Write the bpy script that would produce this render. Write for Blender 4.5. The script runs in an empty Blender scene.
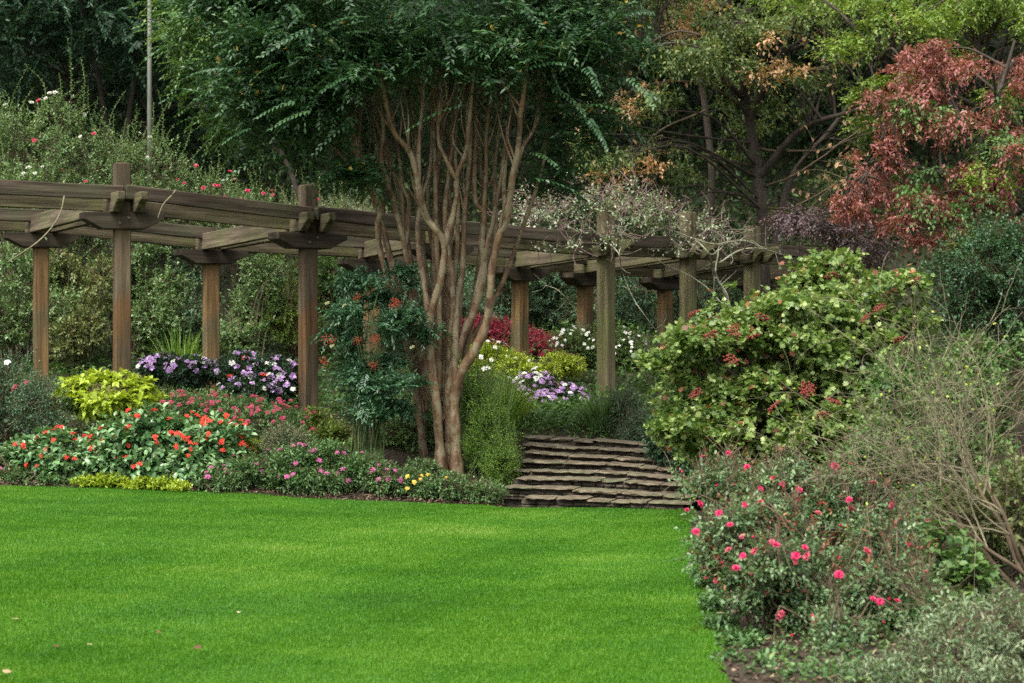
import bpy, bmesh, math
import numpy as np
from mathutils import Vector, Matrix

# ------------------------------------------------------------------ camera, sky, sun, exposure
SC = bpy.context.scene
COL = SC.collection
CZ = 1.68          # eye height above the near lawn
F = 1991.0         # focal length in pixels of a 1024 px wide frame (70 mm lens)
cam_d = bpy.data.cameras.new("camera")
cam = bpy.data.objects.new("camera", cam_d)
COL.objects.link(cam)
cam.location = (0, 0, CZ)
cam.rotation_euler = (math.radians(90), 0, 0)
cam_d.lens = 70.0
cam_d.sensor_width = 36.0
cam_d.clip_start = 0.1
cam_d.clip_end = 500.0
cam_d.dof.use_dof = True
cam_d.dof.focus_distance = 19.0
cam_d.dof.aperture_fstop = 3.5
SC.camera = cam

world = bpy.data.worlds.new("World")
SC.world = world
world.use_nodes = True
nt = world.node_tree
SUN_EL, SUN_AZ = 58.0, 215.0     # azimuth clockwise from +Y: behind the camera, from the left
sky = nt.nodes.new("ShaderNodeTexSky")
sky.sky_type = 'NISHITA'
sky.sun_disc = False
sky.sun_elevation = math.radians(SUN_EL)
sky.sun_rotation = math.radians(SUN_AZ)
sky.air_density = 1.0
sky.dust_density = 4.0
sky.ozone_density = 1.0
bg = nt.nodes["Background"]
bg.inputs["Strength"].default_value = 0.15
hs = nt.nodes.new("ShaderNodeHueSaturation")      # cloud cover: a greyer sky
hs.inputs["Saturation"].default_value = 0.12
nt.links.new(sky.outputs[0], hs.inputs["Color"])
nt.links.new(hs.outputs[0], bg.inputs["Color"])
sun_d = bpy.data.lights.new("sun", 'SUN')
sun_d.energy = 1.5
sun_d.angle = math.radians(22)
sun_d.color = (1.0, 0.93, 0.82)
sun = bpy.data.objects.new("sun", sun_d)
COL.objects.link(sun)
az, el = math.radians(SUN_AZ), math.radians(SUN_EL)
to_sun = Vector((math.sin(az) * math.cos(el), math.cos(az) * math.cos(el), math.sin(el)))
sun.rotation_euler = to_sun.to_track_quat('Z', 'Y').to_euler()
SC.view_settings.view_transform = 'Standard'
SC.view_settings.look = 'None'
SC.view_settings.exposure = 1.5
SC.view_settings.gamma = 1.0
SC.view_settings.use_curve_mapping = False
SC.cycles.use_denoising = False
SC.cycles.use_adaptive_sampling = False
SC.cycles.max_bounces = 6
SC.cycles.diffuse_bounces = 3
SC.cycles.glossy_bounces = 2
SC.cycles.transmission_bounces = 4
SC.cycles.caustics_reflective = False
SC.cycles.caustics_refractive = False

# ------------------------------------------------------------------ numeric helpers
R = np.random.default_rng(7)
def W(px, py, d):
    return np.array([(px - 512.0) / F * d, d, CZ - (py - 341.5) / F * d])
def unit(v):
    return v / np.maximum(np.linalg.norm(v, axis=-1, keepdims=True), 1e-9)
def rdir(n):
    return unit(R.normal(size=(n, 3)))
def sm(a, b, x):
    t = np.clip((x - a) / (b - a), 0, 1)
    return t * t * (3 - 2 * t)
_nf = np.random.default_rng(99)
_NK = [(_nf.normal(size=3), _nf.uniform(0, 6.28)) for _ in range(24)]
def snoise(p, s=1.0, seed=0):
    """cheap smooth noise, about -1..1"""
    p = np.asarray(p) * s + seed * 3.71
    o = 0
    for i in range(8):
        k, ph = _NK[(i + seed) % 24]
        o = o + np.sin(p @ (k * (1 + .35 * i)) + ph) / (1 + .25 * i)
    return o / 3.0

def lawn_right(y):
    return 1.07 + (y - 9.8) * 0.0657 + 0.05 * np.sin(y * 1.7)
def lawn_far(x):
    return 20.2 + 0.10 * np.sin(x * 1.3) + 0.03 * np.sin(x * 4.1) + np.where(x > -.2, -.05, 0)
def gh(x, y):
    """height of the ground"""
    x = np.asarray(x, float); y = np.asarray(y, float)
    z = 0.04 * np.maximum(0, -x) * sm(6, 16, y)
    bed = np.where(y > 20.2, np.minimum(y - 20.2, 3.0) * 0.212, 0) + np.maximum(0, np.minimum(y, 27) - 23.2) * 0.05
    bed = bed + np.maximum(0, np.minimum(y, 35) - 27) * 0.15 + np.maximum(0, y - 35) * 0.42
    right = np.maximum(0, x - lawn_right(np.clip(y, 0, 24)) - .15)
    bed = bed + np.minimum(right, 6) * 0.09 * sm(28, 20, y)
    z = z + bed
    instep = sm(-.25, 0.0, x) * sm(2.1, 1.85, x) * sm(19.9, 20.4, y) * sm(23.4, 22.7, y)
    z = z - 0.16 * instep
    return z

# ------------------------------------------------------------------ object helpers
def thing(name, label, cat, loc, group=None):
    o = bpy.data.objects.new(name, None)
    o.empty_display_size = 0.2
    COL.objects.link(o)
    o.location = tuple(float(v) for v in loc)
    o['label'] = label; o['category'] = cat
    if group: o['group'] = group
    return o
def link(name, me, parent=None, loc=None):
    o = bpy.data.objects.new(name, me)
    COL.objects.link(o)
    if parent: o.parent = parent
    if loc is not None: o.location = tuple(float(v) for v in loc)
    return o
def mesh_tris(name, V, T, mat, tint=None, smooth=False, midx=None):
    me = bpy.data.meshes.new(name)
    V = np.asarray(V, np.float32).reshape(-1, 3); T = np.asarray(T, np.int32)
    k = T.shape[1]
    me.vertices.add(len(V)); me.loops.add(T.size); me.polygons.add(len(T))
    me.vertices.foreach_set("co", V.ravel())
    me.loops.foreach_set("vertex_index", T.ravel())
    me.polygons.foreach_set("loop_start", np.arange(0, T.size, k, dtype=np.int32))
    if smooth:
        me.polygons.foreach_set("use_smooth", np.ones(len(T), bool))
    for m in (mat if isinstance(mat, (list, tuple)) else [mat]): me.materials.append(m)
    if midx is not None: me.polygons.foreach_set("material_index", np.asarray(midx, np.int32))
    me.update(calc_edges=True)
    if tint is not None:
        a = me.attributes.new("tint", 'FLOAT', 'FACE')
        a.data.foreach_set("value", np.asarray(tint, np.float32))
    return me
def mesh_bm(name, bm, mat, smooth=False):
    me = bpy.data.meshes.new(name); bm.to_mesh(me); bm.free()
    me.materials.append(mat)
    if smooth:
        me.polygons.foreach_set("use_smooth", np.ones(len(me.polygons), bool))
    return me

# ------------------------------------------------------------------ materials
def ramp(nt_, stops):
    r = nt_.nodes.new("ShaderNodeValToRGB")
    e = r.color_ramp.elements
    while len(e) < len(stops): e.new(0.5)
    for i, (p, c) in enumerate(stops):
        e[i].position = p; e[i].color = (*c, 1)
    return r
def leaf_mat(name, stops, trans=0.3, rough=0.5, spec=0.35, vary=0.35, nscale=2.5, hue=None):
    m = bpy.data.materials.new(name); m.use_nodes = True
    n = m.node_tree; L = n.links
    n.nodes.clear()
    out = n.nodes.new("ShaderNodeOutputMaterial")
    at = n.nodes.new("ShaderNodeAttribute"); at.attribute_name = "tint"
    tc = n.nodes.new("ShaderNodeTexCoord")
    no = n.nodes.new("ShaderNodeTexNoise"); no.inputs["Scale"].default_value = nscale; no.inputs["Detail"].default_value = 3
    L.new(tc.outputs["Object"], no.inputs["Vector"])
    ma = n.nodes.new("ShaderNodeMath"); ma.operation = 'MULTIPLY_ADD'
    L.new(no.outputs[0], ma.inputs[0]); ma.inputs[1].default_value = vary * 2
    ma.inputs[2].default_value = -vary
    ad = n.nodes.new("ShaderNodeMath"); ad.operation = 'ADD'; ad.use_clamp = True
    L.new(ma.outputs[0], ad.inputs[0]); L.new(at.outputs["Fac"], ad.inputs[1])
    r = ramp(n, stops); L.new(ad.outputs[0], r.inputs[0])
    p = n.nodes.new("ShaderNodeBsdfPrincipled")
    p.inputs["Roughness"].default_value = rough
    p.inputs["Specular IOR Level"].default_value = spec
    L.new(r.outputs[0], p.inputs["Base Color"])
    t = n.nodes.new("ShaderNodeBsdfTranslucent")
    g = n.nodes.new("ShaderNodeMix"); g.data_type = 'RGBA'; g.blend_type = 'MULTIPLY'; g.inputs[0].default_value = 1
    L.new(r.outputs[0], g.inputs[6]); g.inputs[7].default_value = (1.25, 1.2, .6, 1)
    L.new(g.outputs[2], t.inputs["Color"])
    mx = n.nodes.new("ShaderNodeMixShader"); mx.inputs[0].default_value = trans
    L.new(p.outputs[0], mx.inputs[1]); L.new(t.outputs[0], mx.inputs[2])
    L.new(mx.outputs[0], out.inputs[0])
    return m
def rough_mat(name, stops, scale=6.0, stretch=(1, 1, 1), rough=0.85, bump=0.4, detail=8, stops2=None, scale2=2.0, fac2=(.45, .65), spec=.25):
    m = bpy.data.materials.new(name); m.use_nodes = True
    n = m.node_tree; L = n.links
    p = n.nodes["Principled BSDF"]
    p.inputs["Roughness"].default_value = rough
    p.inputs["Specular IOR Level"].default_value = spec
    tc = n.nodes.new("ShaderNodeTexCoord"); mp = n.nodes.new("ShaderNodeMapping")
    oi = n.nodes.new("ShaderNodeObjectInfo")
    L.new(tc.outputs["Object"], mp.inputs["Vector"]); mp.inputs["Scale"].default_value = stretch
    av = n.nodes.new("ShaderNodeVectorMath"); av.operation = 'ADD'
    sc_ = n.nodes.new("ShaderNodeVectorMath"); sc_.operation = 'SCALE'; sc_.inputs["Scale"].default_value = 0.37
    L.new(oi.outputs["Location"], sc_.inputs[0]); L.new(mp.outputs[0], av.inputs[0]); L.new(sc_.outputs[0], av.inputs[1])
    no = n.nodes.new("ShaderNodeTexNoise"); no.inputs["Scale"].default_value = scale; no.inputs["Detail"].default_value = detail
    no.inputs["Roughness"].default_value = .65
    L.new(av.outputs[0], no.inputs["Vector"])
    r = ramp(n, stops); L.new(no.outputs[0], r.inputs[0])
    col = r.outputs[0]
    if stops2:
        n2 = n.nodes.new("ShaderNodeTexNoise"); n2.inputs["Scale"].default_value = scale2; n2.inputs["Detail"].default_value = 5
        L.new(tc.outputs["Object"], n2.inputs["Vector"])
        r2 = ramp(n, stops2); L.new(no.outputs[0], r2.inputs[0])
        f = ramp(n, [(fac2[0], (0, 0, 0)), (fac2[1], (1, 1, 1))]); L.new(n2.outputs[0], f.inputs[0])
        mx = n.nodes.new("ShaderNodeMix"); mx.data_type = 'RGBA'
        L.new(f.outputs[0], mx.inputs[0]); L.new(col, mx.inputs[6]); L.new(r2.outputs[0], mx.inputs[7])
        col = mx.outputs[2]
    L.new(col, p.inputs["Base Color"])
    b = n.nodes.new("ShaderNodeBump"); b.inputs["Strength"].default_value = bump; b.inputs["Distance"].default_value = .02
    L.new(no.outputs[0], b.inputs["Height"]); L.new(b.outputs[0], p.inputs["Normal"])
    return m

M = {}
M['grass'] = leaf_mat('grass_blade', [(0, (.022, .090, .005)), (.35, (.051, .172, .007)), (.65, (.093, .236, .011)), (1, (.22, .32, .06))], trans=.3, rough=.5, spec=.3, vary=.3, nscale=.9)
M['soil'] = rough_mat('mulch_soil', [(.3, (.016, .012, .007)), (.55, (.04, .029, .018)), (.75, (.085, .066, .045))], scale=14, bump=.9)
M['turf'] = rough_mat('turf_soil', [(.3, (.02, .06, .006)), (.6, (.05, .13, .012))], scale=18, bump=.6)
M['forest_floor'] = rough_mat('leaf_litter', [(.3, (.012, .014, .007)), (.55, (.03, .03, .014)), (.8, (.06, .045, .02))], scale=5, bump=.9)
M['bark_myrtle'] = rough_mat('smooth_bark', [(.32, (.040, .023, .012)), (.48, (.115, .070, .037)), (.68, (.22, .145, .08))], scale=13, stretch=(1, 1, .22), bump=.8, rough=.55,
                             stops2=[(.3, (.11, .084, .045)), (.7, (.24, .195, .12))], scale2=7, fac2=(.49, .535))
M['bark'] = rough_mat('dark_bark', [(.3, (.02, .016, .012)), (.6, (.06, .048, .036)), (.8, (.11, .09, .07))], scale=9, stretch=(1, 1, .3), bump=.8)
M['twig'] = rough_mat('brown_twig', [(.3, (.05, .035, .02)), (.7, (.16, .12, .075))], scale=8)
M['pale_twig'] = rough_mat('pale_twig', [(.3, (.08, .068, .038)), (.7, (.24, .215, .135))], scale=8, bump=.2)
M['lichen'] = rough_mat('lichen_branch', [(.35, (.07, .06, .04)), (.55, (.20, .21, .14)), (.8, (.36, .38, .28))], scale=12, bump=.4)
M['green_stem'] = rough_mat('green_stem', [(.3, (.04, .07, .02)), (.7, (.10, .14, .05))], scale=8)
M['wood'] = rough_mat('weathered_wood', [(.28, (.022, .017, .010)), (.5, (.082, .064, .040)), (.72, (.17, .138, .092))], scale=9, stretch=(.10, 1.6, 1.6), bump=.8,
                      stops2=[(.3, (.032, .032, .013)), (.7, (.14, .135, .06))], scale2=1.8)
M['wood_post'] = rough_mat('weathered_post', [(.28, (.022, .016, .009)), (.5, (.072, .054, .032)), (.72, (.15, .115, .07))], scale=9, stretch=(1.6, 1.6, .10), bump=.8,
                           stops2=[(.3, (.045, .023, .008)), (.7, (.16, .088, .034))], scale2=1.1, fac2=(.47, .62))
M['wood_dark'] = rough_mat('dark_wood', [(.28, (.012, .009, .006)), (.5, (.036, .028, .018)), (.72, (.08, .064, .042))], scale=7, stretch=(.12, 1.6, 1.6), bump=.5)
M['wood_rail'] = rough_mat('rail_wood', [(.28, (.014, .010, .007)), (.5, (.05, .036, .025)), (.72, (.115, .088, .064))], scale=9, stretch=(.10, 1.6, 1.6), bump=.8,
                      stops2=[(.3, (.02, .02, .010)), (.7, (.085, .08, .045))], scale2=2.2)
M['post_moss'] = rough_mat('mossy_post', [(.28, (.032, .027, .013)), (.5, (.105, .088, .048)), (.72, (.20, .17, .10))], scale=9, stretch=(1.6, 1.6, .10), bump=.8,
                           stops2=[(.3, (.045, .046, .016)), (.7, (.17, .165, .07))], scale2=1.3, fac2=(.42, .58))
M['post_gold'] = rough_mat('golden_post', [(.28, (.035, .02, .008)), (.5, (.125, .076, .03)), (.72, (.24, .155, .07))], scale=9, stretch=(1.6, 1.6, .10), bump=.8,
                           stops2=[(.3, (.035, .028, .012)), (.7, (.12, .10, .05))], scale2=1.3, fac2=(.48, .64))
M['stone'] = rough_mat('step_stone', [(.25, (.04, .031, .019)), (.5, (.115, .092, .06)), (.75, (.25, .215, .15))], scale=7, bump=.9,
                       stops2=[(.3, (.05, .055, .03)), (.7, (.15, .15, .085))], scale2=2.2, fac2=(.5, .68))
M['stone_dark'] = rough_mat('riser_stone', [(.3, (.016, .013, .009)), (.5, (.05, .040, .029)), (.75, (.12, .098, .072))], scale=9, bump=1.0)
M['metal'] = rough_mat('grey_metal', [(.3, (.06, .065, .05)), (.7, (.11, .115, .09))], scale=4, rough=.5, bump=.05)
M['white'] = rough_mat('white_plastic', [(.3, (.70, .70, .68)), (.7, (.82, .82, .80))], scale=4, rough=.5, bump=.02)
def flower_mat(name, c, c2=None, trans=.3):
    c2 = c2 or tuple(min(1, v * 1.5 + .03) for v in c)
    return leaf_mat(name, [(0, c), (1, c2)], trans=trans, rough=.55, spec=.2, vary=.3, nscale=30)
M['f_rose'] = flower_mat('rose_petal', (.50, .016, .085), (.70, .07, .20))
M['f_faded'] = flower_mat('faded_petal', (.46, .06, .11), (.62, .17, .22))
M['f_lilac'] = flower_mat('lilac_petal', (.29, .15, .38), (.54, .38, .62))
M['f_orange'] = flower_mat('orange_petal', (.46, .022, .014), (.62, .07, .04))
M['f_dusty'] = flower_mat('crimson_petal', (.22, .015, .04), (.42, .08, .13))
M['f_pink'] = flower_mat('pink_petal', (.36, .05, .20), (.60, .19, .36))
M['f_yellow'] = flower_mat('yellow_petal', (.62, .40, .03), (.72, .56, .12))
M['f_white'] = flower_mat('white_petal', (.55, .55, .50), (.72, .72, .69))
M['f_berry'] = flower_mat('red_berry', (.17, .035, .026), (.32, .10, .08), trans=.05)
M['f_rust'] = flower_mat('rust_berry', (.24, .04, .018), (.38, .10, .05), trans=.05)

# foliage colours
def G(name, a, b, c, **k): M[name] = leaf_mat(name, [(0, a), (.5, b), (1, c)], **k)
G('l_myrtle', (.011, .036, .012), (.028, .080, .028), (.08, .155, .058), trans=.25, rough=.42, spec=.45)
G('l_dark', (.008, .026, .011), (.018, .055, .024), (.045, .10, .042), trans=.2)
G('l_mid', (.025, .068, .016), (.065, .14, .032), (.17, .26, .075), trans=.28)
G('l_bluegreen', (.022, .06, .030), (.062, .13, .068), (.18, .27, .15), trans=.25)
G('l_greygreen', (.05, .09, .036), (.14, .20, .095), (.34, .40, .22), trans=.25)
G('l_silver', (.05, .09, .036), (.135, .205, .10), (.33, .40, .24), trans=.2)
G('l_lime', (.16, .24, .012), (.30, .40, .03), (.44, .52, .09), trans=.35)
G('l_yellowgreen', (.055, .11, .014), (.12, .20, .028), (.25, .32, .07), trans=.35)
G('l_olive', (.045, .07, .018), (.12, .155, .05), (.27, .28, .11), trans=.3)
G('l_autumn', (.032, .062, .018), (.088, .14, .042), (.25, .27, .10), trans=.35, vary=.4)
G('l_apricot', (.26, .17, .08), (.45, .26, .13), (.60, .42, .27), trans=.35, vary=.3)
G('l_red', (.10, .06, .03), (.25, .088, .078), (.44, .18, .17), trans=.35, vary=.4)
G('l_maroon', (.10, .008, .02), (.22, .016, .045), (.40, .05, .09), trans=.3)
G('l_purple', (.035, .025, .03), (.085, .055, .06), (.17, .12, .12), trans=.25)
G('l_viburnum', (.042, .092, .016), (.115, .19, .036), (.32, .385, .14), trans=.3, rough=.42, spec=.4)
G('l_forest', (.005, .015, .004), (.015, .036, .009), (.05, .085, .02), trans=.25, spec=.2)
G('l_nandina', (.014, .05, .022), (.036, .10, .046), (.11, .21, .10), trans=.22, rough=.38, spec=.5)
G('l_fresh', (.04, .095, .026), (.115, .205, .068), (.33, .44, .24), trans=.3)
G('l_pale', (.10, .14, .07), (.23, .29, .17), (.46, .51, .37), trans=.25)
G('l_rustleaf', (.12, .035, .02), (.24, .08, .045), (.36, .17, .08), trans=.3)
G('l_begonia', (.035, .10, .028), (.10, .21, .075), (.26, .40, .19), trans=.2, rough=.32, spec=.6)
G('l_bed', (.028, .08, .02), (.07, .15, .045), (.16, .26, .10), trans=.25)
G('l_rose', (.03, .07, .022), (.085, .16, .06), (.22, .31, .14), trans=.25, rough=.38, spec=.5)
G('l_feather', (.06, .14, .018), (.12, .23, .035), (.24, .36, .08), trans=.35)

# ------------------------------------------------------------------ leaf templates: (u along, v across, w up), tris
def tm(v, t): return np.array(v, float), np.array(t, int)
T_DIA = tm([(0, 0, 0), (.42, .5, .07), (1, 0, -.12), (.42, -.5, .07)], [(0, 3, 2), (0, 2, 1)])
T_OVAL = tm([(0, 0, 0), (.22, .38, .05), (.62, .42, .02), (1, 0, -.2), (.62, -.42, .02), (.22, -.38, .05), (.4, 0, -.02)],
            [(0, 6, 1), (1, 6, 2), (2, 6, 3), (3, 6, 4), (4, 6, 5), (5, 6, 0)])
_lob = [(0, 0), (.05, .3), (.32, .52), (.38, .34), (.72, .46), (.70, .2), (1, 0)]
_lv = [(u, v, .05 * abs(v)) for u, v in _lob] + [(u, -v, .05 * abs(v)) for u, v in _lob[-2:0:-1]]
_lv = [(u, v, w - .12 * u * u) for u, v, w in _lv] + [(.42, 0, -.03)]
T_LOBE = tm(_lv, [(i, 12, (i + 1) % 12)[::-1] for i in range(12)])
T_BLADE = tm([(0, .5, 0), (0, -.5, 0), (.55, .4, -.05), (.55, -.4, -.05), (1, 0, -.25)], [(0, 1, 3), (0, 3, 2), (2, 3, 4)])

class Leaves:
    def __init__(self): self.v = []; self.t = []; self.c = []; self.n = 0
    def add(self, P, D, N, L, Wd, tint, T=T_DIA):
        tv, tt = T
        n = len(P)
        if n == 0: return
        L = np.broadcast_to(L, (n,)); Wd = np.broadcast_to(Wd, (n,)); tint = np.broadcast_to(tint, (n,))
        D = unit(D); B = unit(np.cross(N, D)); U = np.cross(D, B)
        v = (P[:, None, :] + tv[None, :, 0, None] * (L[:, None] * D.T[:, :, None].transpose(1, 2, 0)[:, 0, :])[:, None, :]
             + tv[None, :, 1, None] * (Wd[:, None] * B)[:, None, :] + tv[None, :, 2, None] * (L[:, None] * U)[:, None, :])
        k = tv.shape[0]
        t = tt[None] + (np.arange(n) * k)[:, None, None] + self.n
        self.v.append(v.reshape(-1, 3)); self.t.append(t.reshape(-1, 3)); self.c.append(np.repeat(tint, len(tt)))
        self.n += n * k
    def build(self, name, mat, parent=None, org=(0, 0, 0)):
        V = np.concatenate(self.v) - np.asarray(org)
        return link(name, mesh_tris(name, V, np.concatenate(self.t), mat, np.concatenate(self.c)), parent)

class Tubes:
    def __init__(self): self.v = []; self.t = []; self.n = 0
    def add(self, P, r, k=5):
        P = np.asarray(P, float); m = len(P)
        r = np.broadcast_to(r, (m,))
        d = unit(np.gradient(P, axis=0))
        ref = np.array([.31, .83, .46]) if abs(d[0] @ np.array([.31, .83, .46])) < .9 else np.array([1., 0, 0])
        a = unit(np.cross(d, ref)); b = np.cross(d, a)
        th = np.arange(k) / k * 2 * np.pi
        v = P[:, None] + r[:, None, None] * (np.cos(th)[None, :, None] * a[:, None] + np.sin(th)[None, :, None] * b[:, None])
        i = np.arange(m - 1)[:, None] * k; j = np.arange(k)[None]
        j2 = (j + 1) % k
        q = np.stack([i + j, i + j2, i + k + j2, i + k + j], -1).reshape(-1, 4) + self.n
        self.v.append(v.reshape(-1, 3)); self.t.append(q); self.n += m * k
    def build(self, name, mat, parent=None, org=(0, 0, 0)):
        V = np.concatenate(self.v) - np.asarray(org)
        return link(name, mesh_tris(name, V, np.concatenate(self.t), mat, smooth=True), parent)

def spline(P, n):
    """Catmull-Rom through the points"""
    P = np.asarray(P, float)
    Q = np.vstack([2 * P[0] - P[1], P, 2 * P[-1] - P[-2]])
    t = np.linspace(0, len(P) - 1 - 1e-6, n); i = t.astype(int); f = (t - i)[:, None]
    a, b, c, d = Q[i], Q[i + 1], Q[i + 2], Q[i + 3]
    return .5 * (2 * b + (c - a) * f + (2 * a - 5 * b + 4 * c - d) * f ** 2 + (3 * b - a - 3 * c + d) * f ** 3)

# ------------------------------------------------------------------ plants
def lobes_world(lobes):
    C, A = [], []
    for l in lobes:
        px, py, d, rx, ry = l[:5]
        C.append(W(px, py, d)); s = d / F
        A.append([rx * s, l[5] if len(l) > 5 else rx * s * .85, ry * s])
    return np.array(C), np.array(A)
def tiers(lobes, n, fx=.45, fy=.2, out=.8):
    """break big lobes into flatter overlapping tiers of foliage"""
    o = []
    for l in lobes:
        px, py, d, rx, ry = l[:5]; rd = l[5] if len(l) > 5 else rx * d / F * .85
        for i in range(n):
            u = rdir(1)[0]; q = out * R.uniform(.5, 1.1)
            f = R.uniform(.7, 1.3)
            o.append((px + u[0] * rx * q, py - u[2] * ry * q, d + u[1] * rd * q, rx * fx * f, ry * fy * f, rd * fx * f))
    return o
def sample_lobes(lobes, n, shell=.45, bump=.28, top=None, seed=0):
    """cluster points in a union of uneven ellipsoids, outward directions"""
    C, A = lobes_world(lobes)
    w = (A[:, 0] * A[:, 2] + A[:, 0] * A[:, 1] + A[:, 1] * A[:, 2]) ** 1.0
    k = R.choice(len(C), n, p=w / w.sum())
    u = rdir(n)
    r = shell + (1 - shell) * np.sqrt(R.random(n))
    r = r * (1 + bump * snoise(u * 1.6 + k[:, None] * 5.1, 1.5, seed) + .07 * R.normal(size=n))
    P = C[k] + u * A[k] * r[:, None]
    O = unit(u / A[k] * A[k].mean(1, keepdims=True))
    return P, O
def above(P, m=.03):
    return P[:, 2] > gh(P[:, 0], P[:, 1]) + m
def perp(t):
    a = unit(np.cross(t, np.array([.12, .31, .94]) + 1e-3)); return a, np.cross(t, a)
def foliage(lv, P, O, k, L, Wd, T, twig, mode='spiral', up=.35, droop=.15, spread=60, tb=.18):
    n = len(P)
    t = unit(O + np.array([0, 0, up]) + .45 * R.normal(size=(n, 3)))
    a, b = perp(t)
    if mode == 'flat':      # two-ranked sprays held level
        a = unit(np.cross(t, [0, 0, 1.]) + .25 * R.normal(size=(n, 3))); b = np.cross(t, a)
    ct = R.random(n)        # tint of the cluster
    sp = math.radians(spread)
    tl = twig * R.uniform(.6, 1.3, n)
    for i in range(k):
        f = (i + .5) / k
        if mode == 'flat':
            q = a * (1 if i % 2 else -1)
        else:
            ph = i * 2.4 + R.random(n)[:, None] * 1.2 + ct[:, None] * 6
            q = np.cos(ph) * a + np.sin(ph) * b
        s = sp * (1 - .55 * f) + .15 * R.normal(size=n)
        D = np.cos(s)[:, None] * t + np.sin(s)[:, None] * q
        D[:, 2] -= droop + (.6 * droop * f)
        pos = P + t * ((f - .6) * tl)[:, None]
        pos[:, 2] -= droop * tl * f * f * 1.2
        N = unit(t * .5 + np.array([0, 0, .9]) + .35 * R.normal(size=(n, 3)))
        sc = R.uniform(.7, 1.2, n) * (1 - .25 * f)
        tint = np.clip(.5 + tb * R.normal(size=n) + .38 * (ct - .5) + .18 * (f - .5), 0, 1)
        lv.add(pos, D, N, L * sc, Wd * sc, tint, T)
def stems_to(tb, base, P, n, r0, r1, spread=.08, sag=.0, seg=7, k=4):
    idx = R.choice(len(P), min(n, len(P)), replace=False)
    for i in idx:
        e = P[i]
        b = np.array(base, float).copy(); b[:2] += R.normal(size=2) * spread
        b[2] = gh(b[0], b[1]) - .03 if base[2] < gh(base[0], base[1]) + .3 else b[2]
        m1 = b + (e - b) * .4 + np.array([0, 0, .18 * np.linalg.norm(e - b)]) + R.normal(size=3) * .05
        m2 = b + (e - b) * .72 + np.array([0, 0, .12 * np.linalg.norm(e - b)]) + R.normal(size=3) * .05
        q = spline([b, m1, m2, e], seg)
        tb.add(q, np.linspace(r0, r1, seg) * R.uniform(.7, 1.2), k)

# flowers -------------------------------------------------------------
FL = {}
def petals(rings, seed=0):
    """rings: (count, length, width, tilt degrees, radius offset, phase)"""
    lv = Leaves()
    rr = np.random.default_rng(seed)
    for c, L, Wd, tilt, off, ph in rings:
        th = np.arange(c) / c * 2 * np.pi + ph + rr.normal(size=c) * .12
        h = np.stack([np.cos(th), np.sin(th), 0 * th], 1); up = np.array([0, 0, 1.])
        a = np.radians(tilt + rr.normal(size=c) * 7)[:, None]
        D = np.cos(a) * h + np.sin(a) * up; N = -np.sin(a) * h + np.cos(a) * up
        lv.add(h * off, D, N, L * rr.uniform(.85, 1.1, c), Wd * rr.uniform(.9, 1.1, c), rr.random(c), T_OVAL)
    return lv
def fl_mesh(name, lv, mats):
    V = np.concatenate(lv.v); T = np.concatenate(lv.t); c = np.concatenate(lv.c)
    return mesh_tris(name, V, T, mats, c)
def make_flowers():
    rose = [(6, .036, .042, 12, .004, 0), (5, .032, .038, 38, .004, .5), (5, .026, .03, 62, .003, .2), (4, .02, .022, 78, .002, .9)]
    FL['rose'] = fl_mesh('rose_flower', petals(rose, 1), M['f_rose'])
    FL['rose_faded'] = fl_mesh('faded_rose', petals(rose[:3], 8), M['f_faded'])
    FL['rose_bud'] = fl_mesh('rose_bud', petals([(4, .03, .022, 72, .004, 0), (3, .026, .018, 82, .002, .6)], 9), M['f_rose'])
    FL['rose_white'] = fl_mesh('white_rose', petals(rose, 2), M['f_white'])
    flat = [(5, .034, .036, 8, .002, 0), (3, .012, .012, 50, 0, .3)]
    FL['lilac'] = fl_mesh('lilac_flower', petals(flat, 3), M['f_lilac'])
    FL['lilac_white'] = fl_mesh('white_flower', petals(flat, 4), M['f_white'])
    def head(nf, rad, pl, seed):
        lv = Leaves(); rr = np.random.default_rng(seed)
        for i in range(nf):
            th = i * 2.4; q = math.sqrt((i + .4) / nf)
            c = np.array([math.cos(th) * rad * q, math.sin(th) * rad * q, rad * .55 * (1 - q * q)])
            p5 = petals([(5, pl, pl * .75, 15 + 25 * rr.random(), .001, th)], seed + i)
            for v, t, cc in zip(p5.v, p5.t, p5.c):
                lv.v.append(v + c); lv.t.append(t + lv.n); lv.c.append(cc)
            lv.n += p5.n
        return lv
    FL['orange'] = fl_mesh('orange_flower', head(5, .034, .026, 11), M['f_orange'])
    FL['dusty'] = fl_mesh('crimson_flower', head(9, .032, .016, 31), M['f_dusty'])
    FL['pink'] = fl_mesh('pink_flower', head(11, .032, .013, 51), M['f_pink'])
    FL['yellow'] = fl_mesh('yellow_flower', head(9, .026, .013, 71), M['f_yellow'])
    def berries(name, nb, rad, br, mat, seed, drop=.0):
        bm = bmesh.new(); rr = np.random.default_rng(seed)
        for i in range(nb):
            th = i * 2.4; q = math.sqrt((i + .4) / nb)
            c = (math.cos(th) * rad * q + rr.normal() * rad * .12, math.sin(th) * rad * q + rr.normal() * rad * .12, rad * .4 * (1 - q * q) + rr.normal() * rad * .12 - drop * rr.random())
            bmesh.ops.create_icosphere(bm, subdivisions=1, radius=br * rr.uniform(.8, 1.15), matrix=Matrix.Translation(c))
        FL[name] = mesh_bm(name, bm, mat, True)
    berries('berry_red', 34, .065, .0095, M['f_berry'], 5)
    berries('berry_rust', 40, .07, .008, M['f_rust'], 6, .09)
make_flowers()
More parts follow.
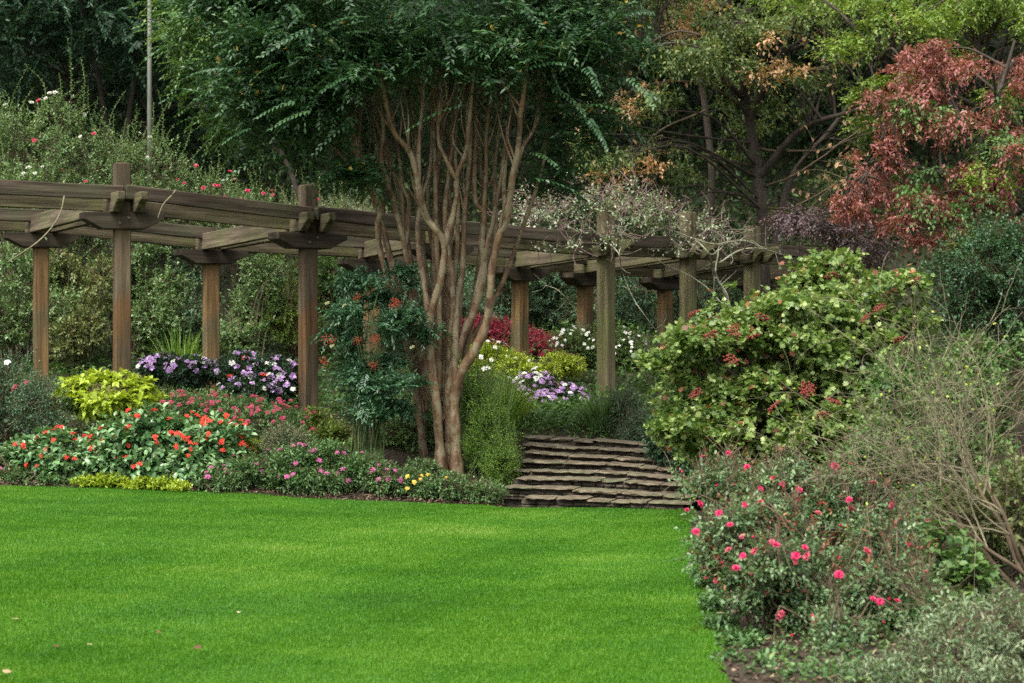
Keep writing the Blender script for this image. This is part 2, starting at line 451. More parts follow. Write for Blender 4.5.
def put_flowers(kind, root, org, P, O, scale=1.0, name='flower', face=.5):
    kinds = kind if isinstance(kind, (list, tuple)) else [kind]
    for i in range(len(P)):
        o = link(name, FL[kinds[int(R.integers(len(kinds)))]], root, P[i] - org)
        d = Vector((O[i] + np.array([0, -face, .6]) + .3 * R.normal(size=3)).tolist()).normalized()
        q = d.to_track_quat('Z', 'Y')
        o.rotation_mode = 'QUATERNION'
        from mathutils import Quaternion
        o.rotation_quaternion = q @ Quaternion((0, 0, 1), R.random() * 6.28)
        s = scale * R.uniform(.75, 1.2)
        o.scale = (s, s, s)
def pick_front(lobes, n, topmin=-.2, pts=None, shell=.97):
    """points on the near/upper skin of a plant"""
    P, O = sample_lobes(lobes, n * 14, shell=shell, bump=.22)
    ok = (O[:, 1] < .25) & (O[:, 2] > topmin) & above(P, .06)
    C, A = lobes_world(lobes)
    # not buried in another lobe
    ins = np.zeros(len(P), bool)
    for c, a in zip(C, A):
        ins |= (((P - c) / (a * .9)) ** 2).sum(1) < .8
    ok &= ~ins
    P, O = P[ok], O[ok]
    out = []
    for i in range(len(P)):
        if all(np.linalg.norm(P[i] - P[j]) > .045 for j in out): out.append(i)
        if len(out) >= n: break
    return P[out], O[out]

def shrub(name, label, cat, lobes, n, k=7, L=.05, Wd=.025, T=T_DIA, mat='l_mid', twig=.14, mode='spiral', up=.35, droop=.15,
          stem='twig', ns=24, sr=(.010, .003), base=None, flowers=None, group=None, shell=.45, bump=.28, spread=60, extra=None, crown='foliage', sspread=.1, seed=None, shoots=None):
    C, A = lobes_world(lobes)
    if base is None:
        i = int(np.argmin(C[:, 2] - A[:, 2]))
        bx, by = C[:, 0].mean(), C[:, 1].mean()
    else:
        bx, by = base
    org = np.array([bx, by, float(gh(bx, by))])
    root = thing(name, label, cat, org, group)
    P, O = sample_lobes(lobes, n, shell, bump, seed=int(R.integers(12)) if seed is None else seed)
    ok = above(P); P, O = P[ok], O[ok]
    lv = Leaves()
    foliage(lv, P, O, k, L, Wd, T, twig, mode, up, droop, spread)
    if shoots:
        sp_ = Tubes(); top = np.where(O[:, 2] > .25)[0]
        for i in R.choice(top, min(shoots[0], len(top)), replace=False):
            h = R.uniform(shoots[1], shoots[2]); a = P[i]
            d_ = unit(O[i] * .5 + np.array([0, 0, .9]) + .3 * R.normal(size=3)); e = a + d_ * h + np.array([R.normal(), R.normal(), 0]) * h * .15
            q = spline([a - d_ * .15, a + d_ * h * .5, e], 8); sp_.add(q, np.linspace(.005, .0025, 8), 4)
            m = max(5, int(h / .028)); f = np.linspace(.15, 1, m); pp = np.stack([np.interp(f, np.linspace(0, 1, 8), q[:, c]) for c in range(3)], 1)
            ph = np.arange(m) * 2.4; dl = np.stack([np.cos(ph), np.sin(ph), .5 + .3 * R.random(m)], 1)
            lv.add(pp, dl, unit(np.array([0, 0, 1.]) + .3 * R.normal(size=(m, 3))), L * 1.05 * (1.1 - .5 * f), Wd * (1.1 - .5 * f), np.clip(.62 + .15 * R.normal(size=m), 0, 1), T)
        sp_.build('shoots', M['green_stem'], root, org)
    if extra: extra(lv, root, org)
    lv.build(crown, M[mat], root, org)
    if ns:
        tb = Tubes(); stems_to(tb, org, P, ns, sr[0], sr[1], sspread)
        # short twigs that carry the leaf clusters
        m = min(len(P), 700)
        for i in R.choice(len(P), m, replace=False):
            e = P[i] + O[i] * twig * .4; s_ = P[i] - (O[i] + [0, 0, -.2]) * twig * 1.4
            tb.add(np.array([s_, (s_ + e) / 2 + R.normal(size=3) * .01, e]), [sr[1], sr[1] * .8, sr[1] * .4], 3)
        tb.build('stems', M[stem], root, org)
    if flowers:
        for f in (flowers if isinstance(flowers, list) else [flowers]):
            FP, FO = pick_front(f.get('lobes', lobes), f['n'], f.get('top', -.2))
            put_flowers(f['kind'], root, org, FP, FO, f.get('scale', 1.0), f.get('name', 'flower'))
    return root
def grass_clump(name, label, cat, px, py, d, n, length, width, mat, arch=.9, rad=.08, group=None, lean=(0, 0)):
    x, y = (px - 512) / F * d, d
    z = float(gh(x, y)); org = np.array([x, y, z])
    root = thing(name, label, cat, org, group)
    th = R.random(n) * 2 * np.pi; q = np.sqrt(R.random(n))
    b = np.stack([np.cos(th) * q * rad, np.sin(th) * q * rad, 0 * th], 1)
    h = np.stack([np.cos(th), np.sin(th), 0 * th], 1) + .3 * R.normal(size=(n, 3)); h[:, :2] += lean; h[:, 2] = 0
    Ln = length * R.uniform(.55, 1.1, n); sp = R.uniform(.15, 1.0, n) * arch
    S = 6; V = []
    f = np.linspace(0, 1, S)
    c = b[:, None] + (np.array([0, 0, 1.])[None, None] * (Ln[:, None] * (f - .45 * sp[:, None] * f ** 2.4))[:, :, None]) + h[:, None] * (Ln[:, None] * sp[:, None] * .75 * f ** 1.7)[:, :, None]
    side = unit(np.cross(h, [0, 0, 1.]))
    wd = width * (1 - f ** 2 * .92)
    v = np.stack([c + side[:, None] * wd[None, :, None] / 2, c - side[:, None] * wd[None, :, None] / 2], 2)  # n,S,2,3
    i = np.arange(n)[:, None] * S * 2 + np.arange(S - 1)[None] * 2
    qd = np.stack([i, i + 1, i + 3, i + 2], -1).reshape(-1, 4)
    me = mesh_tris('leaves', v.reshape(-1, 3), qd, M[mat], np.repeat(R.random(n), S - 1))
    link('leaves', me, root)
    return root

# ------------------------------------------------------------------ setting: ground, lawn, wooded hill
def grid_mesh(name, xs, ys, zf, mat):
    X, Y = np.meshgrid(xs, ys); Z = zf(X, Y)
    nx, ny = len(xs), len(ys)
    i = (np.arange(ny - 1)[:, None] * nx + np.arange(nx - 1)[None])
    q = np.stack([i, i + 1, i + nx + 1, i + nx], -1).reshape(-1, 4)
    return mesh_tris(name, np.stack([X, Y, Z], -1), q, mat, smooth=True)
xs = np.concatenate([np.linspace(-80, -12, 24), np.linspace(-11.5, 11.5, 231), np.linspace(12, 80, 24)])
ys = np.concatenate([np.linspace(-40, 5, 16), np.linspace(5.5, 34, 190), np.linspace(35, 110, 60)])
def ground_z(X, Y):
    lawn = (X < lawn_right(np.clip(Y, 0, 24))) & (Y < lawn_far(X))
    p = np.stack([X, Y, 0 * X], -1)
    return gh(X, Y) + np.where(lawn, -.012, .025 * snoise(p, 2.2) + .012 * snoise(p, 7, 3)) + np.where(Y > 34, .25 * snoise(p, .4, 2), 0)
g = link('ground', grid_mesh('ground', xs, ys, ground_z, M['soil'])); g['kind'] = 'structure'
g.data.materials.append(M['forest_floor'])
mi = np.zeros(len(g.data.polygons), np.int32)
cy_ = np.repeat((ys[:-1] + ys[1:]) / 2, len(xs) - 1)
mi[cy_ > 26] = 1
g.data.polygons.foreach_set("material_index", mi)
# lawn turf: a sheet 4 mm above
ly = np.linspace(2, 20.4, 120)
nx = 90
LX = np.linspace(0, 1, nx)
Vx, Vy = [], []
XX = np.zeros((len(ly), nx)); YY = np.zeros((len(ly), nx))
for j, t in enumerate(np.linspace(0, 1, len(ly))):
    XX[j] = -9.5 + LX * (lawn_right(2 + t * 18.2) + 9.5)
    YY[j] = 2 + t * (lawn_far(XX[j]) - 2)
ZZ = gh(XX, YY) + .004
i = (np.arange(len(ly) - 1)[:, None] * nx + np.arange(nx - 1)[None])
lawn = link('lawn', mesh_tris('lawn', np.stack([XX, YY, ZZ], -1), np.stack([i, i + 1, i + nx + 1, i + nx], -1).reshape(-1, 4), M['turf'], smooth=True))
lawn['kind'] = 'structure'
# grass blades
def build_grass():
    n = 1500000
    y = 8.3 + (20.3 - 8.3) * R.random(n) ** .9
    xl = -.27 * y - 1.0
    x = xl + (lawn_right(y) + .04 - xl) * R.random(n)
    ok = y < lawn_far(x) + .03 * R.normal(size=n) + .02
    x, y = x[ok], y[ok]; n = len(x)
    p = np.stack([x, y, 0 * x], 1)
    z = gh(x, y)
    lean = .45 * R.normal(size=(n, 2)) + np.stack([.25 * snoise(p, 1.6, 1), .25 * snoise(p, 1.6, 2)], 1)
    D = unit(np.concatenate([lean, np.ones((n, 1))], 1))
    h = R.uniform(.012, .033, n) * (1 + .25 * snoise(p, 1.2, 4))
    wd = R.uniform(.0022, .0040, n) * (1 + .35 * (y - 9) / 11)
    th = R.random(n) * 6.28
    S = np.stack([np.cos(th), np.sin(th), 0 * th], 1)
    B = np.stack([x, y, z], 1)
    V = np.stack([B - S * wd[:, None], B + S * wd[:, None], B + D * h[:, None]], 1)
    tint = np.clip(.49 + .12 * R.normal(size=n) + .11 * snoise(p * np.array([1.3, .55, 1]), 1.1, 6) + .12 * snoise(p * np.array([1.3, .8, 1]), 3.0, 5) + .11 * snoise(p, 9, 7), 0, 1)
    me = mesh_tris('grass', V.reshape(-1, 3), np.arange(n * 3).reshape(-1, 3), M['grass'], tint)
    o = link('grass', me); o['kind'] = 'stuff'; o['label'] = 'mown bright green grass of the lawn'; o['category'] = 'grass'
build_grass()

# far wood: one mass of dark foliage on the rising ground and overhead
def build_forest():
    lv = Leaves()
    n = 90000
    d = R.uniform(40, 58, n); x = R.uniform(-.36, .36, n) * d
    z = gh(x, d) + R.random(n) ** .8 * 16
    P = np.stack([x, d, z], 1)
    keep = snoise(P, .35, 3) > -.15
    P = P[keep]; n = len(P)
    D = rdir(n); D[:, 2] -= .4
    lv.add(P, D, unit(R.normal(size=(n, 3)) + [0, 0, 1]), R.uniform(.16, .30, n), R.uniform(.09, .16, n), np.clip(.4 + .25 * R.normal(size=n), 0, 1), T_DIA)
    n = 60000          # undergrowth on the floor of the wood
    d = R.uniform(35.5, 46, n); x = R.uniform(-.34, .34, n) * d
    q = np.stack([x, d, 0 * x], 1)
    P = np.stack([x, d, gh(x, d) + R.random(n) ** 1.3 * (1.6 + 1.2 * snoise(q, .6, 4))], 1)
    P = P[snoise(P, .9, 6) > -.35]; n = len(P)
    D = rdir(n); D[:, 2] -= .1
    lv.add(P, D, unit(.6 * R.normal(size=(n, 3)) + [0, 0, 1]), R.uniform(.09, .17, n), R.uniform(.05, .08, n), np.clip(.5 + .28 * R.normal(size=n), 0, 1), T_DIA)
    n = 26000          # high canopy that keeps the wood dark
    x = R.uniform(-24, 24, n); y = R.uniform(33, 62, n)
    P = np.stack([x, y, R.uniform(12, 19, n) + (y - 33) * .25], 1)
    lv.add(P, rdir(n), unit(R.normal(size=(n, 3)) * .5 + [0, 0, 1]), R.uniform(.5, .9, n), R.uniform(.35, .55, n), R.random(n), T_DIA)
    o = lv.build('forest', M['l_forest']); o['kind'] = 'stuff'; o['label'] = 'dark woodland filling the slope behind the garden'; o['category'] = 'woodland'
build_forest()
# creeping ground cover on the hill behind the pergola and in the beds
def build_cover():
    lv = Leaves()
    n = 70000
    y = R.uniform(23.2, 39, n); x = R.uniform(-.32, .32, n) * y
    p = np.stack([x, y, 0 * x], 1)
    ok = snoise(p, 1.1, 8) > -.55
    x, y, p = x[ok], y[ok], p[ok]; n = len(x)
    P = np.stack([x, y, gh(x, y) + R.random(n) ** 2 * (.16 + .12 * snoise(p, .9, 2))], 1)
    D = rdir(n); D[:, 2] = .25 + .3 * R.random(n)
    lv.add(P, D, unit(R.normal(size=(n, 3)) * .4 + [0, 0, 1]), R.uniform(.05, .1, n), R.uniform(.03, .05, n), np.clip(.4 + .25 * R.normal(size=n), 0, 1), T_DIA)
    n = 16000
    y = R.uniform(20.5, 23.4, n); x = R.uniform(-6.2, -.1, n)
    P = np.stack([x, y, gh(x, y) + R.random(n) ** 2 * .14], 1)
    ok = snoise(P, 1.6, 5) > -.2; P = P[ok]; n = len(P)
    D = rdir(n); D[:, 2] = .3
    lv.add(P, D, unit(R.normal(size=(n, 3)) * .4 + [0, 0, 1]), R.uniform(.03, .07, n), R.uniform(.015, .03, n), np.clip(.5 + .25 * R.normal(size=n), 0, 1), T_DIA)
    n = 14000
    y = R.uniform(9, 20, n); x = lawn_right(y) + .25 + R.random(n) * 4
    P = np.stack([x, y, gh(x, y) + R.random(n) ** 2 * .12], 1)
    ok = snoise(P, 1.6, 5) > .0; P = P[ok]; n = len(P)
    D = rdir(n); D[:, 2] = .3
    lv.add(P, D, unit(R.normal(size=(n, 3)) * .4 + [0, 0, 1]), R.uniform(.03, .06, n), R.uniform(.015, .03, n), np.clip(.45 + .25 * R.normal(size=n), 0, 1), T_DIA)
    n = 9000
    y = R.uniform(22.4, 26.5, n); x = R.uniform(-.4, 1.7, n)
    P = np.stack([x, y, gh(x, y) + R.random(n) ** 2 * .12 + .02], 1); P = P[(P[:, 1] > 22.95) | (P[:, 0] > 1.1)]; n = len(P)
    D = rdir(n); D[:, 2] = .5
    lv.add(P, D, unit(R.normal(size=(n, 3)) * .4 + [0, 0, 1]), R.uniform(.04, .08, n), R.uniform(.012, .03, n), np.clip(.5 + .25 * R.normal(size=n), 0, 1), T_DIA)
    o = lv.build('ground_cover', M['l_mid']); o['kind'] = 'stuff'; o['label'] = 'low leafy ground cover between the shrubs'; o['category'] = 'ground cover'
    # bark chips along the lawn edge
    n = 5000
    lv = Leaves()
    x = R.uniform(-6.2, 0, n); y = lawn_far(x) + .03 + R.random(n) ** 1.6 * 1.2
    P = np.stack([x, y, gh(x, y) + .015 + .02 * R.random(n)], 1)
    n2 = 2500
    y2 = R.uniform(9, 16, n2); x2 = lawn_right(y2) + .02 + R.random(n2) * 1.0
    P = np.concatenate([P, np.stack([x2, y2, gh(x2, y2) + .015 + .02 * R.random(n2)], 1)]); n += n2
    D = rdir(n); D[:, 2] *= .3
    lv.add(P, D, unit(R.normal(size=(n, 3)) * .5 + [0, 0, 1]), R.uniform(.02, .07, n), R.uniform(.01, .025, n), R.random(n), T_DIA)
    M['mulch'] = leaf_mat('bark_chip', [(0, (.03, .018, .011)), (.6, (.09, .055, .035)), (1, (.24, .17, .11))], trans=.0, rough=.8)
    o = lv.build('mulch', M['mulch']); o['kind'] = 'stuff'; o['label'] = 'brown bark mulch along the lawn edge'; o['category'] = 'mulch'
build_cover()

# ------------------------------------------------------------------ pergola
def prism(profile, width, bev=.008):
    """profile in local (x, z), extruded across local y, edges eased"""
    bm = bmesh.new()
    a = [bm.verts.new((x, -width / 2, z)) for x, z in profile]
    f = bm.faces.new(a)
    r = bmesh.ops.extrude_face_region(bm, geom=[f])
    for v in r['geom']:
        if isinstance(v, bmesh.types.BMVert): v.co.y += width
    bmesh.ops.recalc_face_normals(bm, faces=bm.faces)
    if bev: bmesh.ops.bevel(bm, geom=list(bm.edges), offset=bev, segments=1, affect='EDGES')
    return bm
def beam(name, p, q, h, w, mat, root, org, over=.0, ends='square', label=None):
    p = np.array(p, float); q = np.array(q, float)
    v = unit(q - p); p = p - v * over; q = q + v * over
    Ln = np.linalg.norm(q - p); a = Ln / 2; hh = h / 2
    if ends == 'ogee':
        pr = [(-a, hh), (-a, hh * .2), (-a + .05, -.1 * hh), (-a + .09, -.15 * hh), (-a + .13, -.55 * hh), (-a + .20, -hh),
              (a - .20, -hh), (a - .13, -.55 * hh), (a - .09, -.15 * hh), (a - .05, -.1 * hh), (a, hh * .2), (a, hh)]
    elif ends == 'slant':
        pr = [(-a, hh), (-a, hh * .15), (-a + .05, -.05 * hh), (-a + .22, -hh), (a - .22, -hh), (a - .05, -.05 * hh), (a, hh * .15), (a, hh)]
    else:
        pr = [(-a, hh), (-a, -hh), (a, -hh), (a, hh)]
    bm = prism(pr[::-1], w)
    ed = [e for e in bm.edges if abs((e.verts[0].co - e.verts[1].co).normalized().x) > .95 and e.calc_length() > .5]
    if ed:
        bmesh.ops.subdivide_edges(bm, edges=ed, cuts=9, use_grid_fill=False)
    sd = R.uniform(0, 50)
    for v_ in bm.verts:
        c_ = np.array([v_.co.x + sd, 0, 0]); e_ = np.array([v_.co.x * 2 + sd, v_.co.y * 9, v_.co.z * 9])
        v_.co.z += .010 * float(snoise(c_, 1.1, 2)) + .0035 * float(snoise(e_, 2.5, 5)); v_.co.y += .008 * float(snoise(c_, .9, 4)) + .003 * float(snoise(e_, 2.5, 7))
    o = link(name, mesh_bm(name, bm, mat), root)
    m = Matrix.Identity(4)
    xax = Vector(v.tolist()); zax = Vector((0, 0, 1)); yax = zax.cross(xax).normalized(); zax = xax.cross(yax)
    for i in range(3): m[i][0] = xax[i]; m[i][1] = yax[i]; m[i][2] = zax[i]
    o.matrix_local = Matrix.Translation(Vector(((p + q) / 2 - org).tolist())) @ m
    if label: o['label'] = label
    return o
FRONT = [(-75, 21.9, 222, 152), (122, 22.6, 229, 163), (308, 23.5, 248, 185), (440, 25.0, 259, 232), (606, 27.0, 270, 207), (688, 28.6, 272, 212), (752, 29.8, 276, 226), (860, 31.5, 281, 235)]
REAR = [(-130, 24.8, 243, 0), (41, 25.6, 247, 0), (211, 26.5, 264, 0), (372, 27.6, 272, 0), (520, 28.8, 281, 0), (585, 30.2, 286, 0), (665, 31.5, 290, 0), (760, 33, 293, 0)]
PW = .178
def build_pergola():
    x0, y0 = W(308, 0, 23.5)[:2]
    org = np.array([x0, y0, float(gh(x0, y0))])
    root = thing('pergola', 'long weathered brown timber pergola with paired beams curving behind the flower beds', 'pergola', org)
    fr, rr = [], []
    for row, out in ((FRONT, fr), (REAR, rr)):
        for (px, d, yb, yt) in row:
            p = W(px, yb, d)          # underside of the corbel
            out.append(p)
    rowdir = lambda row, i: unit((row[min(i + 1, len(row) - 1)] - row[max(i - 1, 0)]) * np.array([1, 1, 0]))
    for row, cfg, front in ((fr, FRONT, True), (rr, REAR, False)):
        for i, p in enumerate(row):
            gz = float(gh(p[0], p[1])) - .15
            top = W(cfg[i][0], cfg[i][3], cfg[i][1])[2] if front else p[2] + .40
            w = PW * (1.06 if cfg[i][1] > 26 else 1)
            hgt = top - gz
            bm = bmesh.new()
            bmesh.ops.create_cube(bm, size=1, matrix=Matrix.Diagonal((w, w, hgt, 1)))
            bmesh.ops.bevel(bm, geom=[e for e in bm.edges], offset=.012, segments=1, affect='EDGES')
            for v in bm.verts:
                if v.co.z > hgt / 2 - .001: v.co.x *= .8; v.co.y *= .8
            pm = 'post_gold' if not front else ('post_moss' if cfg[i][1] > 26 else 'wood_post')
            o = link('post', mesh_bm('post', bm, M[pm]), root, np.array([p[0], p[1], gz + hgt / 2]) - org)
            dd = rowdir(row, i)
            o.rotation_euler.z = math.atan2(dd[1], dd[0])
            if front and cfg[i][1] < 26.9:
                fw = np.array([dd[1], -dd[0], 0.])
                for sx, zz in ((-.05, .06), (.05, .12), (-.03, .40)):
                    b2 = bmesh.new()
                    bmesh.ops.create_cone(b2, cap_ends=True, segments=8, radius1=.017, radius2=.014, depth=.02)
                    ob = link('bolt', mesh_bm('bolt', b2, M['metal']), root, p + dd * sx + fw * ((w + .10) / 2 + .008 if zz < .2 else PW / 2 + .11) + [0, 0, zz] - org)
                    ob.rotation_euler = Vector(fw.tolist()).to_track_quat('Z', 'Y').to_euler()
            # corbel along the row
            c = p + np.array([0, 0, .09])
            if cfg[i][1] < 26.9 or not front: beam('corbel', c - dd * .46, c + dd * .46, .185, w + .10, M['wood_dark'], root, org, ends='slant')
    n = min(len(fr), len(rr))
    for i in range(n):
        a, b = fr[i], rr[i]
        v = unit((b - a) * np.array([1, 1, 0]))
        s = unit(np.cross(v, [0, 0, 1.])) * (PW / 2 + .045)
        for sg in (-1, 1):
            beam('cross_beam', a + s * sg + [0, 0, .285], b + s * sg + [0, 0, .285], .215, .09, M['wood'], root, org, over=.42, ends='ogee')
    for row, z1 in ((fr, .40), (rr, .395)):
        for i in range(len(row) - 1):
            a, b = row[i], row[i + 1]
            v = unit((b - a) * np.array([1, 1, 0])); s = unit(np.cross(v, [0, 0, 1.])) * (PW / 2 + .055)
            for sg in (1, -1):
                # lengths butt over the posts
                beam('rail', a + s * sg + [0, 0, z1 - .12 * (sg < 0)], b + s * sg + [0, 0, z1 - .12 * (sg < 0)], .16, .085, M['wood_rail'] if sg > 0 else M['wood'], root, org, over=-.004)
build_pergola()

# ------------------------------------------------------------------ stone steps
STEPS = [  # traced tread edges (px, py), nearest course first, with the distance of the left end
    ([(522, 497.5), (598, 500), (640, 502), (690, 504.5)], 20.15),
    ([(503, 487), (584, 490), (634, 493), (692, 496.5)], 20.48),
    ([(514, 478), (591, 480), (634, 482), (694, 486)], 20.80),
    ([(511, 470), (580, 472), (638, 475), (696, 482.5)], 21.13),
    ([(518, 461), (607, 464), (652, 468), (696, 474)], 21.46),
    ([(522, 452.5), (580, 456), (634, 459), (690, 465)], 21.80),
    ([(522, 443.5), (573, 448), (620, 448.5), (680, 455)], 22.15),
    ([(523, 438), (560, 439.5), (600, 441), (660, 446)], 22.50)]
def rough_slab(name, p, q, depth, th, mat, parent, org, rr):
    """a flat stone: an uneven rounded profile swept along its front edge"""
    Ln = np.linalg.norm(q - p); ns = max(4, int(Ln / .05))
    t = unit(q - p); b = unit(np.cross([0, 0, 1.], t)); 
    prof = np.array([(-.5, .0), (-.46, .42), (-.3, .5), (.3, .52), (.5, .45), (.5, -.5), (-.3, -.5), (-.47, -.38)])
    K = len(prof); V = []
    off = rr.normal(size=K) * .08
    for i in range(ns + 1):
        f = i / ns
        endr = 1 - .18 * (abs(2 * f - 1) ** 6)
        for j, (u, w) in enumerate(prof):
            jx = u * depth * (endr if u < 0 else 1) + rr.normal() * .009 * (u < 0) + .006 * math.sin(f * 9 + off[0] * 60)
            jz = w * th * (1 + off[j]) * endr + rr.normal() * .0035
            V.append(p + (q - p) * f + b * (jx + depth * .5) + np.array([0, 0, jz - th * .5]))
    q4 = []
    for i in range(ns):
        for j in range(K):
            a, c = i * K + j, i * K + (j + 1) % K
            q4.append((a, c, c + K, a + K))
    bm = bmesh.new()
    vs = [bm.verts.new(v - org) for v in V]
    for f in q4: bm.faces.new([vs[x] for x in f])
    bm.faces.new(vs[:K][::-1]); bm.faces.new(vs[-K:])
    bmesh.ops.recalc_face_normals(bm, faces=bm.faces)
    return link(name, mesh_bm(name, bm, mat), parent)
def build_steps():
    rr = np.random.default_rng(21)
    org = W(600, 508, 20.1); org[2] = 0
    root = thing('stone_steps', 'broad weathered flight of thin rough stone slabs rising from the lawn to the pergola', 'steps', org)
    for ci, (pts, d0) in enumerate(STEPS):
        pts = np.array(pts, float)
        dn = lambda px: d0 - .5 * np.clip((px - 510) / 180, 0, 1)
        line = np.array([W(px, py, dn(px)) for px, py in pts])
        cur = spline(line, 60)
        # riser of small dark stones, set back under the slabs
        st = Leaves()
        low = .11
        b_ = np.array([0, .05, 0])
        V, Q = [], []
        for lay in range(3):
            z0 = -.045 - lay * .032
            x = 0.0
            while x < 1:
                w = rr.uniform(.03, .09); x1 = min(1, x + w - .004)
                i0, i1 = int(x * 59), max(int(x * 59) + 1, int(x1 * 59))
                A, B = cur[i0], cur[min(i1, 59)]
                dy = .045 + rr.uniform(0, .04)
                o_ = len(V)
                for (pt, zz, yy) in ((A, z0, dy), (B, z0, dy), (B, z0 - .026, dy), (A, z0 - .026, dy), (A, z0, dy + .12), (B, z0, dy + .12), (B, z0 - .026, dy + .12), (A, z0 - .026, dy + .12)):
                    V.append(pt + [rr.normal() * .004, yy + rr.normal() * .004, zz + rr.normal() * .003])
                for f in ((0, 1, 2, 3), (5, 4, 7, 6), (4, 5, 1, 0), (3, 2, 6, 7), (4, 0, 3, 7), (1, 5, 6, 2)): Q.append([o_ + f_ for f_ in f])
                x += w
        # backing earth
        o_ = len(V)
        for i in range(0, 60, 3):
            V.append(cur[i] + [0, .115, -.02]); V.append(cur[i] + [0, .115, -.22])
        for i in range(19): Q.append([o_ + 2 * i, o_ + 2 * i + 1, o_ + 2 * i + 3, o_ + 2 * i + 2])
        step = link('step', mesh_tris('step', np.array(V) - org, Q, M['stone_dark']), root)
        s = 0.0
        tot = np.linalg.norm(np.diff(cur, axis=0), axis=1).sum()
        while s < tot - .02:
            ln = rr.uniform(.18, .58); e = min(tot, s + ln)
            if tot - e < .1: e = tot
            A = cur[int(s / tot * 59)]; B = cur[min(59, int(round(e / tot * 59)))]
            if np.linalg.norm(B - A) > .03:
                gap = unit(B - A) * .007
                j = np.array([0, rr.normal() * .022, rr.normal() * .006])
                rough_slab('slab', A + gap + j, B - gap + j + [0, 0, rr.normal() * .004], .46, rr.uniform(.018, .03), M['stone'], step, org, rr)
            s = e
build_steps()

# ------------------------------------------------------------------ crape myrtle
MYRTLE = [  # traced stems: base first (px, py, depth offset), start radius px, end radius px
    ([(456, 470, 0), (455, 430, 0), (455, 395, 0), (461, 374, -.05), (474, 351, -.1), (487, 322, -.15), (490, 290, -.2), (493, 262, -.2), (499, 238, -.25), (507, 217, -.3), (512, 180, -.4), (519, 147, -.5), (521, 110, -.6), (528, 60, -.8)], 7.5, 2.6),
    ([(449, 470, .05), (449, 420, .05), (449, 388, .05), (456, 358, .1), (464, 334, .15), (478, 300, .2), (484, 270, .2), (482, 238, .2), (484, 212, .2), (476, 202, .25), (474, 168, .3), (476, 120, .4), (470, 60, .5)], 6.5, 2.4),
    ([(455, 400, .02), (455, 365, .05), (456, 327, .1), (457, 300, .15), (462, 270, .2), (464, 226, .2), (466, 197, .2), (469, 165, .25), (470, 120, .3), (466, 70, .4)], 4.8, 2.2),
    ([(441, 468, -.1), (438, 430, -.1), (436, 400, -.1), (431, 364, -.1), (430, 327, -.12), (433, 308, -.15), (441, 278, -.2), (444, 244, -.25), (434, 228, -.3), (425, 215, -.3), (419, 188, -.35), (411, 156, -.4), (403, 144, -.45), (393, 130, -.5), (387, 105, -.6), (376, 60, -.8)], 6.2, 2.3),
    ([(444, 246, -.25), (451, 222, -.2), (457, 197, -.2), (457, 177, -.2), (466, 150, -.25), (469, 124, -.3), (474, 70, -.4)], 4.2, 2.0),
    ([(457, 180, -.2), (446, 159, -.25), (438, 138, -.3), (440, 100, -.4)], 3.0, 1.8),
    ([(418, 190, -.35), (419, 144, -.3), (422, 112, -.3), (426, 60, -.3)], 3.2, 1.7),
    ([(430, 330, -.12), (425, 287, -.05), (421, 262, 0), (418, 235, .05), (420, 205, .1), (430, 170, .15), (432, 120, .2), (424, 60, .2)], 4.2, 1.8),
    ([(440, 470, .3), (437, 420, .3), (424, 361, .3), (417, 325, .3), (411, 285, .25), (404, 244, .2), (396, 209, .15), (387, 182, .1), (381, 159, .05), (383, 120, 0), (370, 60, -.1)], 5.2, 2.2),
    ([(405, 246, .2), (408, 225, .25), (409, 203, .3), (402, 187, .3), (388, 165, .35), (379, 130, .4), (350, 70, .5)], 3.4, 1.8),
    ([(424, 458, .45), (420, 420, .45), (413, 375, .45), (400, 320, .4), (386, 275, .35), (377, 228, .3), (383, 208, .25), (370, 191, .2), (361, 170, .1), (352, 130, 0), (330, 80, -.2)], 5.0, 2.2),
    ([(379, 232, .3), (378, 200, .4), (366, 180, .4), (345, 160, .4), (320, 130, .3)], 3.0, 1.6),
    ([(479, 285, .2), (489, 268, .3), (495, 232, .35), (495, 168, .4), (498, 139, .45), (505, 80, .5)], 4.0, 1.9),
    ([(512, 180, -.4), (522, 150, -.3), (534, 128, -.2), (548, 90, -.1)], 2.8, 1.5),
    ([(484, 212, .2), (486, 177, .1), (486, 139, 0), (492, 90, -.2)], 3.0, 1.7),
    ([(450, 327, .4), (450, 297, .4), (449, 260, .4), (453, 220, .45), (448, 180, .5), (452, 130, .5), (448, 60, .5)], 3.6, 1.9),
    ([(430, 172, .15), (440, 150, .2), (446, 110, .3), (450, 60, .3)], 2.4, 1.4),
    ([(507, 217, -.3), (503, 190, .1), (506, 160, .2), (512, 120, .3), (540, 60, .3)], 3.0, 1.6)]
